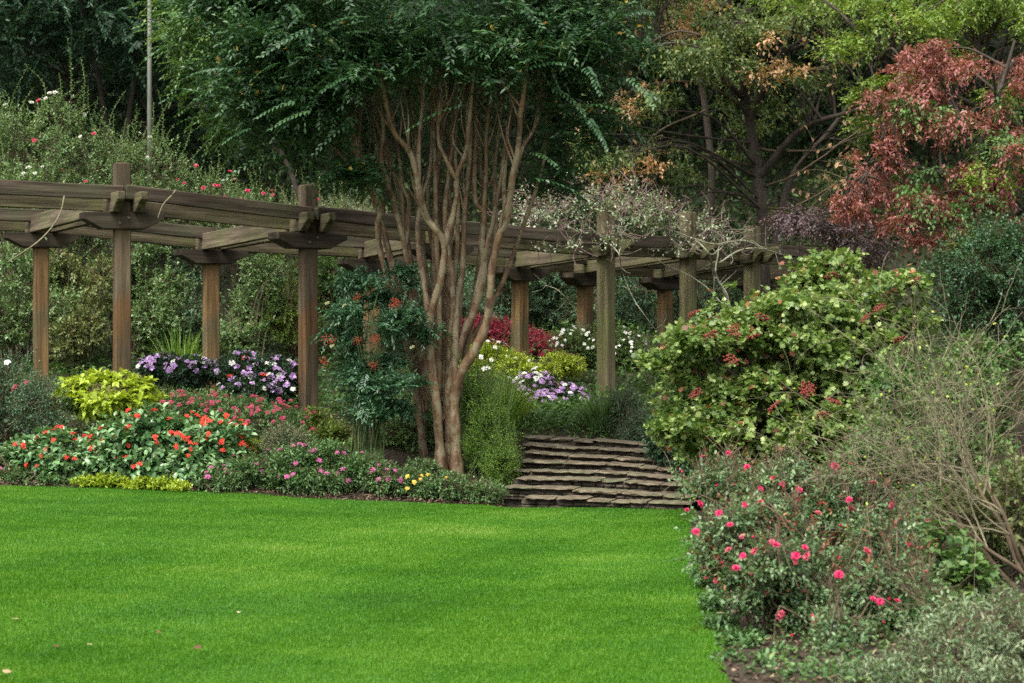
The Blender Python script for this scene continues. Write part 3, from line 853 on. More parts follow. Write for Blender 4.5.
def build_myrtle():
    D0 = 21.2
    x, y = W(450, 0, D0)[:2]
    org = np.array([x, y, float(gh(x, y))])
    root = thing('crape_myrtle', 'multi-stemmed tree with smooth tan sinuous trunks and dark green crown beside the steps', 'tree', org)
    tb = Tubes()
    for pts, r0, r1 in MYRTLE:
        P = np.array([W(px, py, D0 + dz) for px, py, dz in pts])
        n = len(P) * 5
        q = spline(P, n); r = np.linspace(r0 * .8, r1 * .85, n) * D0 / F
        r = r * (1 + .16 * snoise(q, 8, 3) + .10 * snoise(q, 21, 5))
        q = q + .009 * np.stack([snoise(q, 6, 1), snoise(q, 6, 2), 0 * r], 1)
        if pts[0][1] > 440:
            q[0, 2] = min(q[0, 2], float(gh(q[0, 0], q[0, 1])) - .05); r[:4] *= np.array([1.35, 1.2, 1.1, 1.04])
        tb.add(q, r, 9)
        # side twigs in the upper half
        for _ in range(7):
            i = int(n * R.uniform(.55, .97)); a = q[i]
            e = a + np.array([R.normal() * .13, R.normal() * .13, R.uniform(.35, .8)])
            tb.add(spline([a, (a + e) / 2 + R.normal(size=3) * .04, e], 6), np.linspace(r[i] * .5, .003, 6), 5)
    # slimmer stems fanning up behind the traced ones
    for k in range(16):
        px0 = R.uniform(388, 498); px1 = 440 + (px0 - 440) * R.uniform(1.2, 2.2) + R.normal() * 8; dz = R.uniform(.05, .7)
        pts = [(440 + (px0 - 440) * .35, 440 - R.random() * 90), (px0, 300), ((px0 + px1) / 2 + R.normal() * 5, 215), (px1, 140), (px1 + R.normal() * 8, 70)]
        q = spline([W(a, b, D0 + dz + .04 * R.normal()) for a, b in pts], 26)
        r = np.linspace(R.uniform(2.6, 3.6), 1.4, 26) * D0 / F * (1 + .12 * snoise(q, 9, 2))
        tb.add(q + .008 * np.stack([snoise(q, 6, 1), snoise(q, 6, 2), 0 * r], 1), r, 7)
    tb.build('trunk', M['bark_myrtle'], root, org)
    lobes = [(415, -30, D0, 190, 115, 1.9), (300, 30, D0 - .3, 105, 62, 1.2), (255, 85, D0 - .2, 55, 32, .7), (330, 90, D0 - .5, 70, 40, .7), (520, 30, D0, 100, 75, 1.3),
             (595, 35, D0 - .1, 48, 55, .8), (460, 50, D0 - .6, 110, 40, .8), (575, 105, D0 + .2, 45, 45, .6), (545, 165, D0 + .8, 36, 30, .4), (380, 62, D0 - .9, 90, 32, .5), (250, 0, D0, 70, 55, 1.1),
             (290, 120, D0 + .3, 60, 38, .7), (400, 80, D0 + 1.2, 150, 60, .7), (352, 172, D0 - .25, 32, 13, .22)]
    P, O = sample_lobes(lobes[:-1], 3300, .45, .3, seed=2)
    P2, O2 = sample_lobes(lobes[-1:], 60, .3, .3)
    P3, O3 = sample_lobes(tiers(lobes[1:-1], 5, .5, .22, 1.0), 1700, .2, .35)
    P = np.concatenate([P, P3]); O = np.concatenate([O, O3])
    # the stems stay bare below the crown
    px = 512 + P[:, 0] / P[:, 1] * F; py = 341.5 - (P[:, 2] - CZ) / P[:, 1] * F
    und = (px > 350) & (px < 535) & (py > 74 + 24 * snoise(P, 2.5, 1)) & (P[:, 1] < D0 + .9)
    und |= (px > 345) & (px < 535) & (py > 140 + 20 * snoise(P, 2.5, 1))
    P = np.concatenate([P[~und], P2]); O = np.concatenate([O[~und], O2])
    lv = Leaves()
    foliage(lv, P, O * np.array([1, 1, .3]), 18, .088, .036, T_DIA, .58, 'flat', up=.10, droop=.10, spread=72, tb=.12)
    # long arching sprays that reach out of the skirt of the crown
    spots = [(215, 95), (235, 70), (250, 120), (285, 105), (300, 70), (330, 100), (345, 60), (360, 95), (395, 50), (420, 70), (450, 85), (480, 60), (520, 55), (545, 75), (575, 60), (600, 40), (560, 110), (590, 90), (225, 40), (270, 45), (310, 30), (370, 30), (430, 25), (500, 20), (550, 25), (610, 20), (320, 115), (560, 150), (620, 60)]
    n = len(spots) * 2
    Q = np.array([W(a + R.normal() * 22, b + R.normal() * 18, D0 - .7 + R.normal() * .6) for a, b in spots for _ in range(2)])
    side = np.where(Q[:, 0] - org[0] + .5 * R.normal(size=n) > 0, 1., -1.)
    t = unit(np.stack([side * R.uniform(.2, 1.1, n), R.uniform(-1.1, .2, n), R.uniform(-.5, .3, n)], 1))
    nn = unit(np.stack([.35 * R.normal(size=n), -.45 + .35 * R.normal(size=n), np.ones(n)], 1)); b = unit(np.cross(t, nn)); nn = np.cross(b, t)
    ln = R.uniform(.3, .7, n); K = 20; ti = R.uniform(.35, .8, n)
    for i in range(K):
        f = (i + .5) / K
        p = Q + t * (f * ln)[:, None]; p[:, 2] -= .28 * ln * f * f
        q = b * (1 if i % 2 else -1)
        a_ = math.radians(62 - 25 * f)
        D = math.cos(a_) * t + math.sin(a_) * q; D[:, 2] -= .12 + .25 * f
        lv.add(p, D, nn + .25 * R.normal(size=(n, 3)), R.uniform(.06, .095, n) * (1 - .35 * f) * R.uniform(.8, 1.1, n), .038 * (1 - .2 * f), np.clip(ti + .08 * R.normal(size=n), 0, 1), T_OVAL)
    lv.build('crown', M['l_myrtle'], root, org)
    # a few turned yellow leaves
    lv = Leaves(); i = R.choice(np.where(P[:, 1] < D0 + .3)[0], 260, replace=False)
    lv.add(P[i], rdir(260), unit(R.normal(size=(260, 3)) + [0, -1, 1]), .07, .04, R.random(260), T_OVAL)
    M['l_gold'] = leaf_mat('gold_leaf', [(0, (.35, .17, .02)), (1, (.55, .40, .06))], trans=.35)
    lv.build('yellow_leaves', M['l_gold'], root, org)
build_myrtle()

# ------------------------------------------------------------------ other trees
def tree(name, label, trunks, lobes, n, mat, k=9, L=.07, Wd=.035, T=T_DIA, twig=.3, mode='flat', bark='bark', limbs=30, lr=(.03, .006), droop=.15, up=.1, group=None, shell=.4, bump=.3, tier=0, accent=None):
    d0 = trunks[0][0][2]
    bx, by = W(trunks[0][0][0], 0, d0)[:2]
    org = np.array([bx, by, float(gh(bx, by))])
    root = thing(name, label, 'tree', org, group)
    tb = Tubes(); pts_all = []
    for tr in trunks:
        *pts, r0, r1 = tr
        P = np.array([W(*p) for p in pts])
        if tr is trunks[0] or P[0][2] < gh(P[0][0], P[0][1]) + 1.2: P = np.vstack([[P[0][0], P[0][1], float(gh(P[0][0], P[0][1])) - .1], P]) if P[0][2] > gh(P[0][0], P[0][1]) else P
        m = len(P) * 6; q = spline(P, m)
        r = np.linspace(r0, r1, m) * (1 + .1 * snoise(q, 3, 2))
        tb.add(q, r, 8); pts_all.append(q[m // 3:])
    A = np.concatenate(pts_all)
    P, O = sample_lobes(tiers(lobes, tier, .48 if tier < 10 else .34, .24 if tier < 10 else .2, .95) if tier else lobes, n, shell, bump, seed=int(R.integers(12)))
    ok = above(P, .3); P, O = P[ok], O[ok]
    for i in R.choice(len(P), min(limbs, len(P)), replace=False):
        e = P[i]; dd = np.linalg.norm(A - e, axis=1) + np.maximum(0, A[:, 2] - e[2] + .3) * 2
        a = A[int(np.argmin(dd * R.uniform(.8, 1.3, len(A))))]
        l = np.linalg.norm(e - a)
        mid = a + (e - a) * .5 + np.array([0, 0, .12 * l]) + R.normal(size=3) * .05 * l
        tb.add(spline([a, mid, e], 9), np.linspace(lr[0], lr[1], 9) * R.uniform(.6, 1.1), 5)
        for _ in range(3):
            s = a + (e - a) * R.uniform(.5, .95); s = s + np.array([0, 0, .05 * l]); t2 = s + rdir(1)[0] * .5 * R.uniform(.4, 1)
            tb.add(spline([s, (s + t2) / 2 + R.normal(size=3) * .04, t2], 5), np.linspace(lr[1] * 1.2, lr[1] * .5, 5), 4)
    tb.build('trunk', M[bark], root, org)
    lv = Leaves()
    foliage(lv, P, O * np.array([1, 1, .5]), k, L, Wd, T, twig, mode, up, droop, 62)
    lv.build('crown', M[mat], root, org)
    if accent:
        P, O = sample_lobes(tiers(accent[0], 4, .5, .3, .8), accent[1], .2, .3)
        lv = Leaves(); foliage(lv, P, O * np.array([1, 1, .5]), 6, L * 1.05, Wd * 1.1, T, twig * .8, mode, up, droop + .15, 62)
        lv.build('turned_leaves', M[accent[2]], root, org)
    return root

tree('shade_tree', 'dark green tree with several thin trunks behind the metal pole', [[(112, 190, 34), (105, 120, 34), (95, 60, 34), (80, 0, 34), .07, .03], [(125, 190, 34.2), (128, 120, 34), (140, 50, 34), .06, .03], [(95, 190, 34), (78, 120, 34), (60, 40, 34), .06, .03], [(140, 190, 34.5), (150, 110, 34.5), (165, 40, 34.5), .05, .02], [(85, 190, 34.5), (70, 140, 34.5), (35, 60, 34.5), .05, .02]],
     [(80, 5, 33.2, 120, 62, 2), (-10, 40, 33, 90, 75, 2), (150, 25, 33.4, 70, 60, 1.6), (40, -60, 34, 150, 90, 3), (60, 90, 35.5, 110, 60, 1), (150, 90, 36, 60, 60, 1), (200, 130, 36.5, 60, 60, 1)], 3300, 'l_dark', k=18, L=.11, Wd=.046, twig=.6, droop=.15)
tree('young_tree', 'lighter green tree with drooping sprays next to the big crown', [[(312, 290, 28), (300, 200, 28), (262, 110, 28), (228, 30, 28), .05, .02]],
     [(205, 60, 27.5, 42, 55, .9), (225, 10, 27.6, 60, 55, 1.1), (185, 20, 27.5, 40, 45, .8), (240, 110, 28, 40, 40, .8), (215, 125, 28, 25, 20, .5)], 700, 'l_mid', k=16, L=.085, Wd=.038, twig=.5, droop=.25)
tree('dogwood_tree', 'spreading tree with olive and apricot autumn leaves over dark forked trunks', [[(764, 262, 31), (760, 190, 31), (748, 110, 31), (738, 50, 30.5), (725, -20, 30), .11, .05], [(700, 265, 32), (712, 190, 32), (704, 100, 32), (690, 20, 31.5), .08, .035], [(757, 180, 31), (800, 130, 30.5), (850, 112, 30), (890, 100, 29.5), .06, .02], [(750, 120, 31), (772, 70, 30.5), (800, 20, 30), (840, -20, 30), .06, .02], [(745, 100, 31), (700, 60, 30), (650, 50, 29), (610, 70, 28.5), .05, .015], [(770, 262, 31), (790, 180, 31.5), (830, 130, 32), (860, 90, 32), .06, .02]],
     [(690, 50, 29.5, 80, 55, 1.4), (640, 110, 29, 45, 45, .9), (610, 170, 28.8, 40, 22, .5), (770, 25, 29.5, 90, 45, 1.5), (650, 20, 30, 70, 50, 1.5), (840, 30, 30, 60, 45, 1.2), (700, -40, 30, 160, 60, 2), (660, 165, 29.5, 40, 25, .6), (800, 90, 30.5, 50, 40, .9), (720, 120, 31.5, 60, 45, 1), (640, 205, 30, 40, 18, .5), (860, 110, 30.5, 35, 40, .7), (590, 130, 29, 25, 50, .6), (830, 170, 32.5, 50, 40, .8)], 3000, 'l_autumn', k=9, L=.08, Wd=.042, T=T_DIA, twig=.34, mode='spiral', droop=.25, tier=5, limbs=80, lr=(.03, .007), accent=([(635, 100, 28.8, 30, 25, .5), (605, 172, 28.6, 32, 12, .3), (660, 165, 28.8, 30, 12, .3), (780, 60, 29, 60, 40, .8), (690, 20, 29, 60, 30, .6)], 180, 'l_apricot'))
def build_bare_boughs():
    root = [o for o in COL.objects if o.name.startswith('dogwood_tree')][0]; org = np.array(root.location)
    tb = Tubes(); lv = Leaves()
    for pts in ([(757, 190), (800, 172), (845, 140), (885, 105), (930, 70)], [(748, 110), (700, 82), (640, 88), (590, 120)], [(738, 60), (790, 70), (850, 60), (900, 30)], [(752, 150), (820, 150), (880, 128), (930, 118)],
                [(704, 110), (660, 130), (620, 170), (590, 176)], [(712, 190), (680, 170), (640, 175), (610, 190)], [(760, 210), (800, 205), (840, 180), (870, 172)], [(745, 100), (770, 40), (820, 0)]):
        q = spline([W(x, y, (31.2, 30.3, 29.7, 29.2, 28.8)[i] + .1 * R.normal() * (i > 0)) for i, (x, y) in enumerate(pts)], 24)
        q = q + .03 * np.stack([snoise(q, 2.5, 1), snoise(q, 2.5, 2), snoise(q, 2.5, 3)], 1)
        tb.add(q, np.linspace(.022, .005, 24), 5)
        for _ in range(10):
            a = q[R.integers(8, 24)]; e = a + unit(R.normal(size=3) + [0, 0, -.1]) * R.uniform(.25, .7)
            t = spline([a, (a + e) / 2 + R.normal(size=3) * .06, e], 6); tb.add(t, np.linspace(.008, .003, 6), 4)
            n = 4; p = t[R.integers(2, 6, n)]
            lv.add(p, rdir(n) + [0, 0, -.8], unit(R.normal(size=(n, 3)) + [0, -.6, .4]), .10, .055, R.random(n), T_OVAL)
    tb.build('boughs', M['twig'], root, org)
    lv.build('hanging_leaves', M['l_apricot'], root, org)
build_bare_boughs()
tree('red_dogwood', 'tree turning coral red over the dark holly', [[(1020, 330, 24.5), (1010, 260, 24.5), (985, 190, 24.3), (960, 120, 24), .10, .04], [(1000, 230, 24.4), (950, 180, 24), (900, 165, 23.7), (865, 175, 23.5), .04, .012], [(975, 160, 24), (1000, 90, 24), (1015, 40, 24), .04, .015]],
     [(925, 185, 23.6, 70, 52, .9), (880, 205, 23.6, 38, 34, .6), (985, 150, 23.8, 65, 60, 1.0), (950, 225, 23.4, 60, 28, .6), (920, 110, 24, 55, 40, .8), (1020, 205, 23.6, 50, 45, .8), (1010, 80, 24, 45, 45, .8), (870, 170, 23.6, 30, 30, .5), (852, 200, 23.6, 22, 22, .4), (945, 60, 24, 50, 30, .7), (905, 70, 24.2, 40, 25, .5)], 2300, 'l_red', k=8, L=.07, Wd=.036, twig=.24, mode='spiral', droop=.4, tier=12, limbs=50, lr=(.022, .005), accent=([(930, 190, 23.4, 70, 50, .8), (985, 130, 23.6, 60, 60, .9), (900, 120, 23.6, 50, 30, .6)], 480, 'l_mid'))
tree('maple_tree', 'yellow-green tree hanging above the coral red one', [[(1060, 320, 26.5), (1040, 200, 26.3), (1000, 90, 26), (960, 20, 26), .12, .05], [(1010, 120, 26), (940, 90, 25.6), (880, 60, 25.4), .05, .015]],
     [(900, 50, 25.5, 55, 50, .9), (960, 20, 25.5, 70, 50, 1), (1010, 60, 25.5, 50, 60, 1), (880, 100, 25.2, 40, 30, .6), (1000, 170, 22.9, 40, 22, .4), (985, 240, 22.9, 40, 14, .4), (920, -30, 26, 120, 50, 1.4)], 2000, 'l_yellowgreen', k=9, L=.07, Wd=.04, twig=.3, droop=.2, tier=6, limbs=40)
tree('purple_maple', 'small dark purple-leaved maple in front of the wood', [[(850, 300, 28), (845, 260, 28), (830, 235, 28), .05, .02]],
     [(820, 222, 27.6, 55, 20, .6), (860, 240, 27.6, 40, 25, .6), (790, 215, 27.8, 25, 12, .4), (840, 265, 28, 50, 25, .5)], 900, 'l_purple', k=9, L=.06, Wd=.03, twig=.28, droop=.3, limbs=24, lr=(.014, .004))
# plain forest trees, dark trunks in the wood
woods = [(560, 44, .16, 'forest tree seen through the crown edge above the magenta bed', 30), (640, 42, .14, 'slim forest tree left of the forked trunks', -20), (820, 43, .13, 'forest tree standing between the forked trunks and the coral red crown', 25),
         (335, 41, .14, 'forest tree in the shade behind the tan trunks', -25), (200, 43, .15, 'forest tree in deep shade near the pole', 20), (905, 46, .2, 'thickest forest tree behind the coral red crown', -15), (720, 47, .16, 'tall forest tree farthest up the slope behind the forked trunks', 15)]
for (px, d, r, lab, ln) in woods:
    tree('forest_tree', lab, [[(px, 300, d), (px + ln * .2, 180, d), (px + ln * .6, 60, d), (px + ln, -80, d), r, r * .55]],
         [(px + ln, -70, d - 1, 120, 90, 2.6), (px - 50, 30, d - .5, 60, 45, 1.3), (px + 60, 60, d - .5, 55, 40, 1.2), (px, 120, d, 50, 40, 1)], 900, 'l_forest', k=10, L=.16, Wd=.08, twig=.6, droop=.25, limbs=26, lr=(.035, .01), group='trees of the wood behind')

# ------------------------------------------------------------------ shrubs on the hill behind the pergola
HB = 'shrubs on the bank behind the pergola'
def bank(label, lobes, n, mat, **k):
    d = dict(k=8, L=.068, Wd=.034, twig=.2, up=.5, ns=18, sr=(.012, .003), group=HB, shoots=(26, .2, .6), bump=.4); d.update(k)
    return shrub('bank_shrub', label, 'shrub', tiers(lobes, 9, .42, .26, .9) + [(l[0], l[1] + l[4] * .35, l[2], l[3] * .7, l[4] * .6) for l in lobes], n, mat=mat, **d)
bank('grey-green bank shrub behind the first rear post', [(20, 300, 28.5, 55, 55), (-20, 320, 28, 40, 50)], 1500, 'l_fresh')
bank('olive grassy bank shrub filling the gap between the first two posts', [(85, 315, 28, 38, 42), (70, 280, 29, 40, 45)], 1200, 'l_olive')
bank('leafy green bank shrub directly behind the second front post', [(150, 300, 29, 40, 55), (130, 265, 29.5, 35, 40)], 1300, 'l_fresh')
bank('dark blue-green bank shrub between the front post and the double-headed rear post', [(190, 290, 30, 32, 60), (200, 325, 29, 28, 30)], 1000, 'l_bluegreen')
bank('pale green bank shrub just past the orange rear post', [(250, 295, 29.5, 36, 58), (240, 335, 28.3, 28, 18)], 1300, 'l_fresh')
bank('yellow-green bank shrub seen behind the tall dark post', [(290, 280, 30.5, 32, 60), (285, 320, 29.5, 30, 28)], 1200, 'l_yellowgreen', L=.045)
bank('green bank shrub above the berry-hung bamboo plant', [(345, 275, 30.5, 45, 55)], 1100, 'l_mid')
bank('dim green bank shrub behind the tan trunks', [(405, 300, 30, 45, 60), (450, 300, 31.5, 40, 60)], 1500, 'l_bluegreen')
bank('blue-green bank shrub above the magenta one', [(490, 285, 33.5, 45, 45), (530, 290, 34, 40, 48)], 1500, 'l_bluegreen')
bank('dark bank shrub with twining stems between the two close rear posts', [(565, 300, 34, 40, 55), (610, 290, 34.5, 40, 55)], 1500, 'l_bluegreen')
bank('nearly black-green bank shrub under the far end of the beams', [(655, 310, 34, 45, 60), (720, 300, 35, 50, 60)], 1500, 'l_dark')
HR = 'rose thicket behind the beams'
shrub('rose_thicket', 'climbing rose thicket with white blooms above the beam ends', 'rose', [(20, 150, 29.5, 50, 48), (60, 120, 29.8, 28, 30), (-30, 170, 29.5, 45, 50), (30, 200, 29, 50, 40)], 1800, mat='l_fresh', k=8, L=.055, Wd=.027, twig=.25, up=.6, ns=34, sr=(.012, .003), group=HR, shoots=(60, .3, .9),
      flowers=[dict(kind='rose_white', n=14, scale=.95, top=.1), dict(kind='rose', n=6, scale=.9, top=.1)], bump=.45)
shrub('rose_thicket', 'rose thicket at the foot of the metal pole', 'rose', [(105, 165, 30, 48, 42), (150, 175, 30.2, 40, 40), (110, 210, 29.6, 55, 35)], 1600, mat='l_fresh', k=8, L=.05, Wd=.025, twig=.25, up=.7, ns=30, sr=(.012, .003), group=HR, shoots=(50, .3, .8),
      flowers=[dict(kind='rose_white', n=9, scale=.95, top=.1), dict(kind='rose', n=3, scale=.85, top=.1)], bump=.4)
shrub('rose_thicket', 'rose thicket with crimson-pink blooms behind the tallest beam', 'rose', [(205, 200, 30.5, 45, 32), (245, 212, 30.5, 40, 28), (200, 225, 30.2, 50, 25)], 1400, mat='l_fresh', k=8, L=.05, Wd=.025, twig=.22, up=.5, ns=24, sr=(.010, .003), group=HR, shoots=(40, .2, .5),
      flowers=[dict(kind=['rose', 'rose', 'rose_faded'], n=30, scale=.95, top=.1)], bump=.4)
shrub('rose_thicket', 'sparse pale rose thicket behind the tall dark post', 'rose', [(300, 222, 31.5, 45, 25), (345, 215, 32, 35, 22)], 800, mat='l_greygreen', k=7, L=.045, Wd=.022, twig=.25, up=.4, ns=40, sr=(.010, .003), group=HR, shoots=(40, .2, .6), stem='pale_twig',
      flowers=[dict(kind='rose', n=2, scale=1.2, top=.0)], bump=.4)
# metal pole
def build_pole():
    p = W(149.5, 150, 31.0); z0 = float(gh(p[0], p[1])); org = np.array([p[0], p[1], z0])
    root = thing('metal_pole', 'slim grey metal pole rising behind the rose thicket', 'pole', org)
    bm = bmesh.new()
    bmesh.ops.create_cone(bm, cap_ends=True, segments=16, radius1=.038, radius2=.034, depth=6.6, matrix=Matrix.Translation((0, 0, 3.3)))
    link('shaft', mesh_bm('shaft', bm, M['metal'], True), root)
    bm = bmesh.new()
    bmesh.ops.create_cone(bm, cap_ends=True, segments=16, radius1=.06, radius2=.05, depth=.16, matrix=Matrix.Translation((0, 0, 2.55)))
    link('collar', mesh_bm('collar', bm, M['metal'], True), root)
build_pole()

# ------------------------------------------------------------------ middle ground between the posts and beyond the steps
shrub('magenta_shrub', 'magenta-red leaved shrub glowing behind the tan trunks', 'shrub', [(495, 337, 31, 32, 20), (480, 328, 31, 22, 14), (548, 346, 31, 26, 13), (520, 340, 31.2, 25, 16)], 1500, mat='l_maroon', k=8, L=.05, Wd=.028, twig=.16, ns=16, up=.4)
shrub('lime_shrub', 'lime green mound below the magenta leaves', 'shrub', [(490, 362, 29, 28, 22), (515, 372, 28.6, 22, 18)], 1100, mat='l_lime', k=8, L=.055, Wd=.026, twig=.16, ns=10, flowers=dict(kind='lilac_white', n=12))
shrub('lime_shrub', 'low lime green mound between the two close rear posts', 'shrub', [(562, 364, 28.6, 24, 11), (548, 370, 28.2, 16, 9)], 600, mat='l_lime', k=8, L=.055, Wd=.026, twig=.16, ns=10)
shrub('white_flower_bush', 'bush covered in white blooms behind the round-topped post', 'flower bush', [(575, 345, 30, 25, 18), (610, 345, 30, 30, 22), (630, 355, 29.8, 20, 18)], 1000, mat='l_mid', k=8, L=.05, Wd=.025, twig=.16, ns=12, flowers=dict(kind='lilac_white', n=60, scale=.85))
shrub('impatiens', 'lilac impatiens mound just beyond the steps', 'flower bush', [(538, 392, 27.0, 28, 20), (568, 402, 26.8, 26, 20), (553, 408, 26.6, 38, 18)], 1200, mat='l_dark', k=8, L=.05, Wd=.026, twig=.13, ns=10, flowers=dict(kind=['lilac', 'lilac', 'lilac', 'lilac', 'lilac_white'], n=100, scale=1.35, top=.1), group='lilac impatiens')
shrub('pale_flower_bush', 'thin bush with scattered pale pink blooms next to the tan trunks', 'flower bush', [(478, 385, 27, 22, 22), (505, 392, 26.8, 18, 16)], 600, mat='l_feather', k=7, L=.05, Wd=.022, twig=.18, ns=16, flowers=dict(kind=['lilac', 'lilac_white'], n=14))
grass_clump('ornamental_grass', 'bright green arching grass clump above the top step', 'grass clump', 508, 432, 23.9, 420, .6, .009, 'l_lime', arch=1.0, rad=.20, group='arching grass clumps', lean=(.25, 0))
grass_clump('ornamental_grass', 'bright grass clump between the feathery plants and the steps', 'grass clump', 503, 440, 23.4, 380, .8, .009, 'l_feather', arch=.9, rad=.2, group='arching grass clumps', lean=(.1, 0))
grass_clump('ornamental_grass', 'dark green low grass clump at the head of the steps beside the grey shrub', 'grass clump', 602, 445, 23.3, 420, .62, .008, 'l_mid', arch=1.1, rad=.18, group='arching grass clumps')
grass_clump('ornamental_grass', 'broad-leaved bright green clump behind the second front post', 'grass clump', 182, 345, 27.2, 240, .95, .022, 'l_feather', arch=1.0, rad=.22, group='arching grass clumps')
shrub('grey_shrub', 'dark grey-green fine-leaved shrub at the top corner of the steps', 'shrub', [(625, 415, 23.2, 24, 28), (640, 435, 22.8, 25, 25), (612, 432, 23.2, 16, 16)], 1500, mat='l_bluegreen', k=8, L=.035, Wd=.012, twig=.16, ns=14, up=.6)
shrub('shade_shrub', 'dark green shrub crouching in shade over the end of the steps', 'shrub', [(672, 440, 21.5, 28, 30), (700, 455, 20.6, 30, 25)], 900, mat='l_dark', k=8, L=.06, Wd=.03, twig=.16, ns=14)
shrub('feathery_plant', 'tall feathery yellow-green plant growing against the left side of the steps', 'plant', [(487, 440, 21.3, 27, 40), (500, 462, 21, 18, 22), (478, 405, 21.6, 20, 25)], 2000, mat='l_feather', k=8, L=.045, Wd=.008, twig=.2, ns=40, up=1.0, stem='green_stem', sr=(.005, .002), sspread=.16, bump=.45, shoots=(40, .3, .9))
shrub('leafy_filler', 'green leafy filler behind the tan trunks', 'plant', [(408, 432, 22.3, 35, 25), (435, 420, 22.6, 25, 30)], 900, mat='l_mid', k=8, L=.05, Wd=.024, twig=.18, ns=14, up=.6)
shrub('leafy_filler', 'green leafy filler between the tall dark post and the bamboo canes', 'plant', [(332, 440, 22, 22, 20), (318, 425, 22.2, 15, 18)], 600, mat='l_yellowgreen', k=8, L=.05, Wd=.024, twig=.16, ns=12, up=.6)

# ------------------------------------------------------------------ the flower border
shrub('impatiens', 'lilac impatiens mound between the orange rear post and the lime coleus', 'flower bush', [(160, 368, 24.2, 25, 14), (190, 372, 24, 26, 16)], 900, mat='l_dark', k=8, L=.055, Wd=.03, twig=.13, ns=8, flowers=dict(kind=['lilac', 'lilac', 'lilac', 'lilac', 'lilac_white'], n=42, scale=1.22, top=.0), group='lilac impatiens')
shrub('impatiens', 'widest lilac impatiens mound filling the space between rear post and tall dark post', 'flower bush', [(240, 372, 23.9, 30, 20), (275, 380, 23.7, 32, 24), (260, 392, 23.5, 36, 18)], 1500, mat='l_dark', k=8, L=.055, Wd=.03, twig=.13, ns=8, flowers=[dict(kind=['lilac', 'lilac', 'lilac', 'lilac', 'lilac_white'], n=78, scale=1.22, top=.0), dict(kind='orange', n=4, scale=1.2, top=.6)], group='lilac impatiens')
shrub('coleus', 'large lime-yellow coleus at the foot of the second front post', 'plant', [(82, 390, 22.1, 32, 13), (125, 387, 22.1, 36, 14), (105, 383, 22.2, 30, 11), (110, 400, 21.9, 50, 11)], 900, mat='l_lime', k=6, L=.11, Wd=.065, T=T_OVAL, twig=.14, ns=8, up=.6, droop=.35, bump=.4)
shrub('bluegreen_bush', 'rounded blue-green bush at the edge of the photo beside the coleus', 'shrub', [(10, 392, 21.9, 45, 38), (40, 405, 21.6, 32, 30), (-25, 400, 21.8, 40, 40)], 1900, mat='l_bluegreen', k=8, L=.04, Wd=.016, twig=.16, ns=14, up=.6, flowers=[dict(kind='dusty', n=8, top=.2), dict(kind='lilac_white', n=2)])
shrub('begonia', 'biggest orange-red flowering begonia in the middle of the border', 'flower bush', [(165, 446, 20.9, 62, 38, .42), (125, 452, 20.8, 42, 32, .36), (215, 450, 20.9, 38, 34, .36), (165, 465, 20.65, 72, 22, .36)], 1500, mat='l_begonia', k=6, L=.095, Wd=.06, T=T_OVAL, twig=.14, ns=12, up=.4, droop=.25, flowers=dict(kind='orange', n=66, top=.0, scale=.72), group='orange begonias', base=((165 - 512) / F * 20.9, 20.9))
shrub('begonia', 'smaller orange-red begonia near the edge of the photo', 'flower bush', [(60, 456, 20.8, 38, 28, .34), (28, 462, 20.8, 30, 24, .3), (70, 470, 20.6, 36, 18, .3)], 850, mat='l_begonia', k=6, L=.09, Wd=.055, T=T_OVAL, twig=.14, ns=10, up=.4, droop=.25, flowers=dict(kind='orange', n=24, top=.0, scale=.72), group='orange begonias')
shrub('edging_plant', 'strip of low lime-yellow edging plant along the lawn below the begonias', 'plant', [(84, 485, 20.32, 16, 8, .12), (108, 483, 20.32, 18, 9, .12), (135, 486, 20.32, 18, 8, .12), (158, 484, 20.32, 18, 9, .12), (178, 488, 20.3, 14, 7, .12)], 700, mat='l_lime', k=8, L=.04, Wd=.028, twig=.10, ns=0, up=.9)
shrub('edging_plant', 'small lime patch glowing behind the pink pentas', 'plant', [(250, 446, 21, 16, 9, .15)], 200, mat='l_lime', k=8, L=.035, Wd=.02, twig=.09, ns=0, up=.9)
shrub('pentas', 'low leafy pentas with single pink blooms at the photo edge below the small begonia', 'flower bush', [(18, 480, 20.5, 40, 14, .25), (-20, 470, 20.6, 40, 24, .25), (50, 486, 20.4, 30, 9, .2)], 800, mat='l_bed', k=8, L=.05, Wd=.02, twig=.13, ns=8, up=.5, flowers=dict(kind='pink', n=6, scale=.8), group='pink pentas')
shrub('crimson_bush', 'crimson-flowered bush behind the big begonia', 'flower bush', [(195, 408, 22.2, 45, 16), (235, 412, 22, 40, 18), (275, 424, 21.7, 36, 22), (295, 438, 21.4, 22, 14)], 1500, mat='l_bed', k=8, L=.05, Wd=.02, twig=.14, ns=10, up=.6, flowers=dict(kind='dusty', n=95, top=.1, scale=.8))
shrub('artemisia', 'feathery silver-green artemisia mound in the border', 'plant', [(287, 442, 20.95, 20, 18, .2), (272, 448, 20.9, 14, 12, .18)], 700, mat='l_silver', k=9, L=.035, Wd=.007, twig=.14, ns=6, up=.6)
shrub('pentas', 'pink pentas between the lime edging strip and the artemisia', 'flower bush', [(218, 482, 20.45, 26, 13, .22), (245, 474, 20.55, 24, 18, .24)], 700, mat='l_bed', k=8, L=.052, Wd=.02, twig=.13, ns=8, up=.5, flowers=dict(kind='pink', n=11, scale=.8), group='pink pentas')
